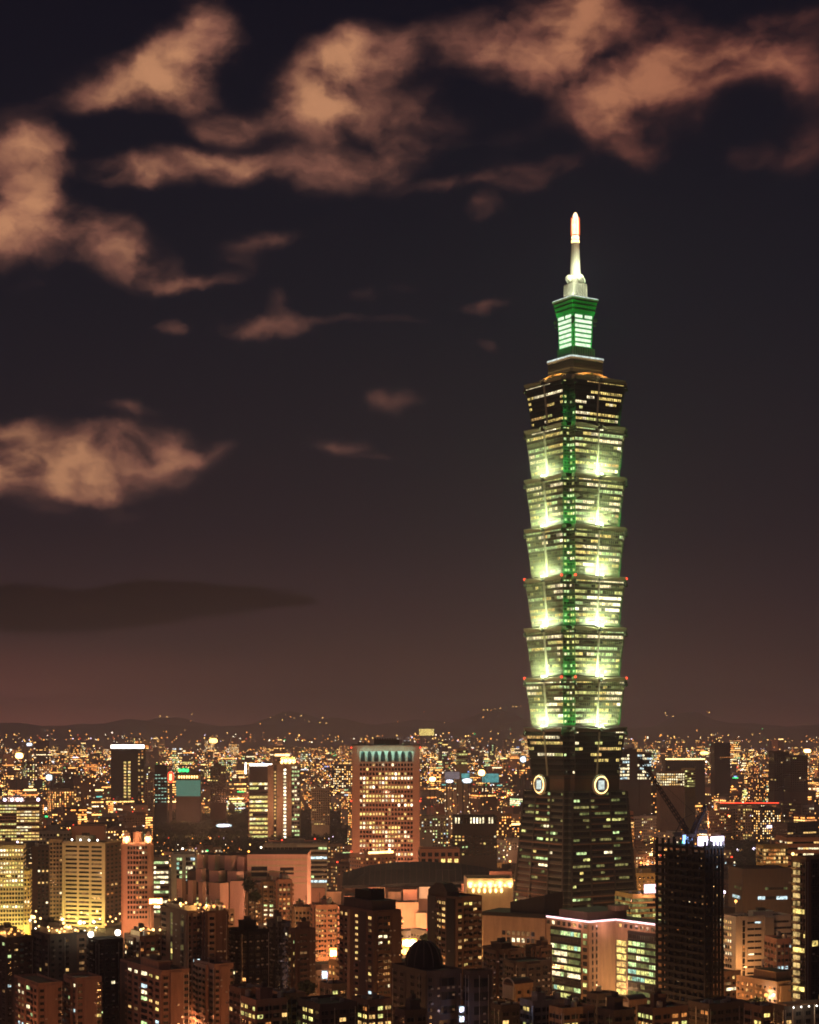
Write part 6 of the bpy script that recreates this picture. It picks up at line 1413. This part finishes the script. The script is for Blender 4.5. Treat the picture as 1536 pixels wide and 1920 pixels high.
# ---- street lamps with their light
SL = MB(); SLm = plain('lamp_pole', (.12, .12, .11), .5)
def lamp_meshes():
    b = MB(); b.cyl(0, 0, 0, 9.6, .14, .09, SLm, 6); p = b.build('pole'); b = MB(); b.bar((0, 0, 9.5), (1.9, 0, 10.1), .08, SLm); a = b.build('arm')
    b = MB(); b.lathe(2.0, 0, [(.15, 10.25), (.55, 10.05), (.5, 9.75), (.2, 9.6)], E['gold'], 8); h = b.build('lamp_head'); return [p, a, h]
proto = lamp_meshes(); first = True; nl = 0; lamp_r = random.Random(4)
ld = {}
for kk, (cc, pw) in enumerate((((1, .42, .13), 46000), ((1, .5, .18), 38000), ((1, .34, .13), 24000))):
    l = bpy.data.lights.new('lamp_light', 'POINT'); l.energy = pw; l.color = cc; l.shadow_soft_size = .5; ld[kk] = l
pos = []
for i in range(-12, 20):
    for j in range(-6, 34):
        u, v = i*SU + 8.5, j*60 - 10
        x, y = rot(u, v)
        if y < 690 or y > 2000: continue
        px = 768 + F*x/y
        if -40 < px < 1580: pos.append((x, y, px))
allf = FOOT + [(TX, TY, 45, 60, 60, 32, 500)] + [(q[0], q[1], math.hypot(q[2], q[3])/2*.7) for q in keep[:HIST]]
for (x, y, px) in pos:
    if in_park(px, y): continue
    if not free(x, y, -1 if y < 1000 else 1.5, [(f[0], f[1], f[2]*.72) for f in allf]): continue
    if y > 1350 and lamp_r.random() < .45: continue
    rt = thing('street_lamp', 'single-arm street lamp glowing amber in the streets between the buildings', 'street lamp', (x, y, 0), R(32+lamp_r.choice((0, 180))), 'street lamps between the buildings')
    for m in proto:
        o = m if first else m.copy()
        if not first: col.objects.link(o)
        o.parent = rt
    first = False
    kk = 2 if px < 460 and y < 950 else lamp_r.choice((0, 0, 1))
    o = bpy.data.objects.new('lamp_light', ld[kk]); col.objects.link(o); o.parent = rt; o.location = (2.0, 0, 9.3); nl += 1
print('lamps', nl, 'keep', len(keep))
# park and plaza lamps seen as bright dots
for (px, py, Y, m, lab) in ((1390, 1595, 1560, 'amber', 'orange park lamp in the dark park at right'), (1425, 1556, 1700, 'viol', 'brightest white lamp above the dark park at right'), (1383, 1594, 1565, 'viol', 'white park lamp left of the orange one'), (1414, 1592, 1570, 'viol', 'white park lamp right of the orange one'), (1495, 1552, 1750, 'viol', 'white lamp at the right end of the slab row'), (1422, 1620, 1500, 'pinkl', 'pinkish lamp low in the park at right'), (1381, 1546, 1800, 'white', 'white lamp at the foot of the wide cream slab'), (1410, 1550, 1790, 'white', 'second white lamp at the foot of the wide cream slab'), (1198, 1573, 1600, 'viol', 'violet lamp right of the slim orange-banded tower'), (1358, 1673, 1250, 'viol', 'violet lamp beside the unfinished tower'), (1380, 1690, 1260, 'amber', 'orange lamp above the pale grey block'), (1457, 1843, 1000, 'viol', 'white lamp at the foot of the low pinkish block'), (1437, 1866, 980, 'amber', 'orange street lamp at bottom right'), (1157, 1886, 860, 'white', 'white lamp at the street end below the neon-lined office')):
    if py < 1600: Y = 149*F/(py-HY)
    rt = thing('lamp', lab, 'lamp', (px2X(px, Y), Y, 0)); z = zrow(py, Y); b = MB(); b.cyl(0, 0, 0, z-1, .15, .1, SLm, 6); b.build('pole', rt); b = MB(); b.ball(0, 0, z, 1.1*max(1, Y/1500), E[m], 8, 5); b.build('lamp_head', rt)
    light('lamp_light', rt, (0, -2, z), 5000, (1, .7, .5), .5)

# ---- cars in the street by the neon-lined office
def car(label, px, py, Y, rz, paint):
    z = .06; rt = thing('car', label, 'car', (px2X(px, Y), Y, z), R(rz), 'cars in the street by the neon-lined office')
    pm = plain(paint[0], paint[1], .25); b = MB()
    sec = [(-2.2, .35, .75), (-2.1, .3, .95), (-1.4, .3, 1.0), (-.9, .3, 1.42), (.6, .3, 1.45), (1.2, .3, 1.0), (2.1, .3, .85), (2.25, .35, .6)]
    b.loft([[(x, -.88, z0), (x, .88, z0), (x, .8 if z1 < 1.2 else .68, z1), (x, -.8 if z1 < 1.2 else -.68, z1)] for x, z0, z1 in sec], pm); b.build('body', rt)
    b = MB(); b.box(-.95, .75, -.76, .76, 1.05, 1.36, W['dark']); b.build('window', rt)
    for x in (-1.35, 1.4):
        for y in (-.86, .86):
            b = MB(); n = 10; b.loft([[(x+.33*math.cos(6.283*j/n), y+dy, .33+.33*math.sin(6.283*j/n)) for j in range(n)] for dy in (-.1, .1)], DKM); b.build('wheel', rt)
    for y in (-.6, .6):
        b = MB(); b.box(2.2, 2.32, y-.2, y+.2, .58, .8, E['white']); b.build('headlight', rt); b = MB(); b.box(-2.32, -2.2, y-.2, y+.2, .65, .85, E['redl']); b.build('tail_light', rt)
cp = [('white_paint', (.6, .6, .58)), ('black_paint', (.02, .02, .022)), ('silver_paint', (.35, .36, .37)), ('red_paint', (.3, .03, .02)), ('yellow_paint', (.6, .4, .03))]
for i, (px, Y, rz, lab) in enumerate(((1118, 978, -58, 'white car with headlights on in the street by the neon-lined office'), (1127, 968, 122, 'black car showing red tail lights by the neon-lined office'), (1136, 985, -58, 'silver car below the neon-lined office'), (1109, 962, 122, 'red car at the street mouth by the neon-lined office'), (1144, 972, -58, 'yellow taxi below the neon-lined office'), (1100, 972, -58, 'white van-like car nearest the dark trees'))):
    car(lab, px, 0, Y, rz, cp[i % 5])
# ------------------------------------------------------------------ haze over the basin
def haze():
    b = MB(); b.box(-15000, 15000, -400, 22000, -3, 530, plain('tmp', (1,1,1)))
    m = bpy.data.materials.new('haze'); m.use_nodes = True; t = m.node_tree; t.nodes.clear()
    o = t.nodes.new('ShaderNodeOutputMaterial'); v = t.nodes.new('ShaderNodeVolumePrincipled')
    v.inputs['Color'].default_value = (.70, .72, .88, 1); v.inputs['Density'].default_value = HZ
    v.inputs['Anisotropy'].default_value = 0
    t.links.new(v.outputs[0], o.inputs['Volume'])
    b.mats = [m]
    ob = b.build('haze'); ob['kind'] = 'stuff'; ob['label'] = 'reddish night haze lying over the city and its hills'
HZ = 1.05e-4
haze()
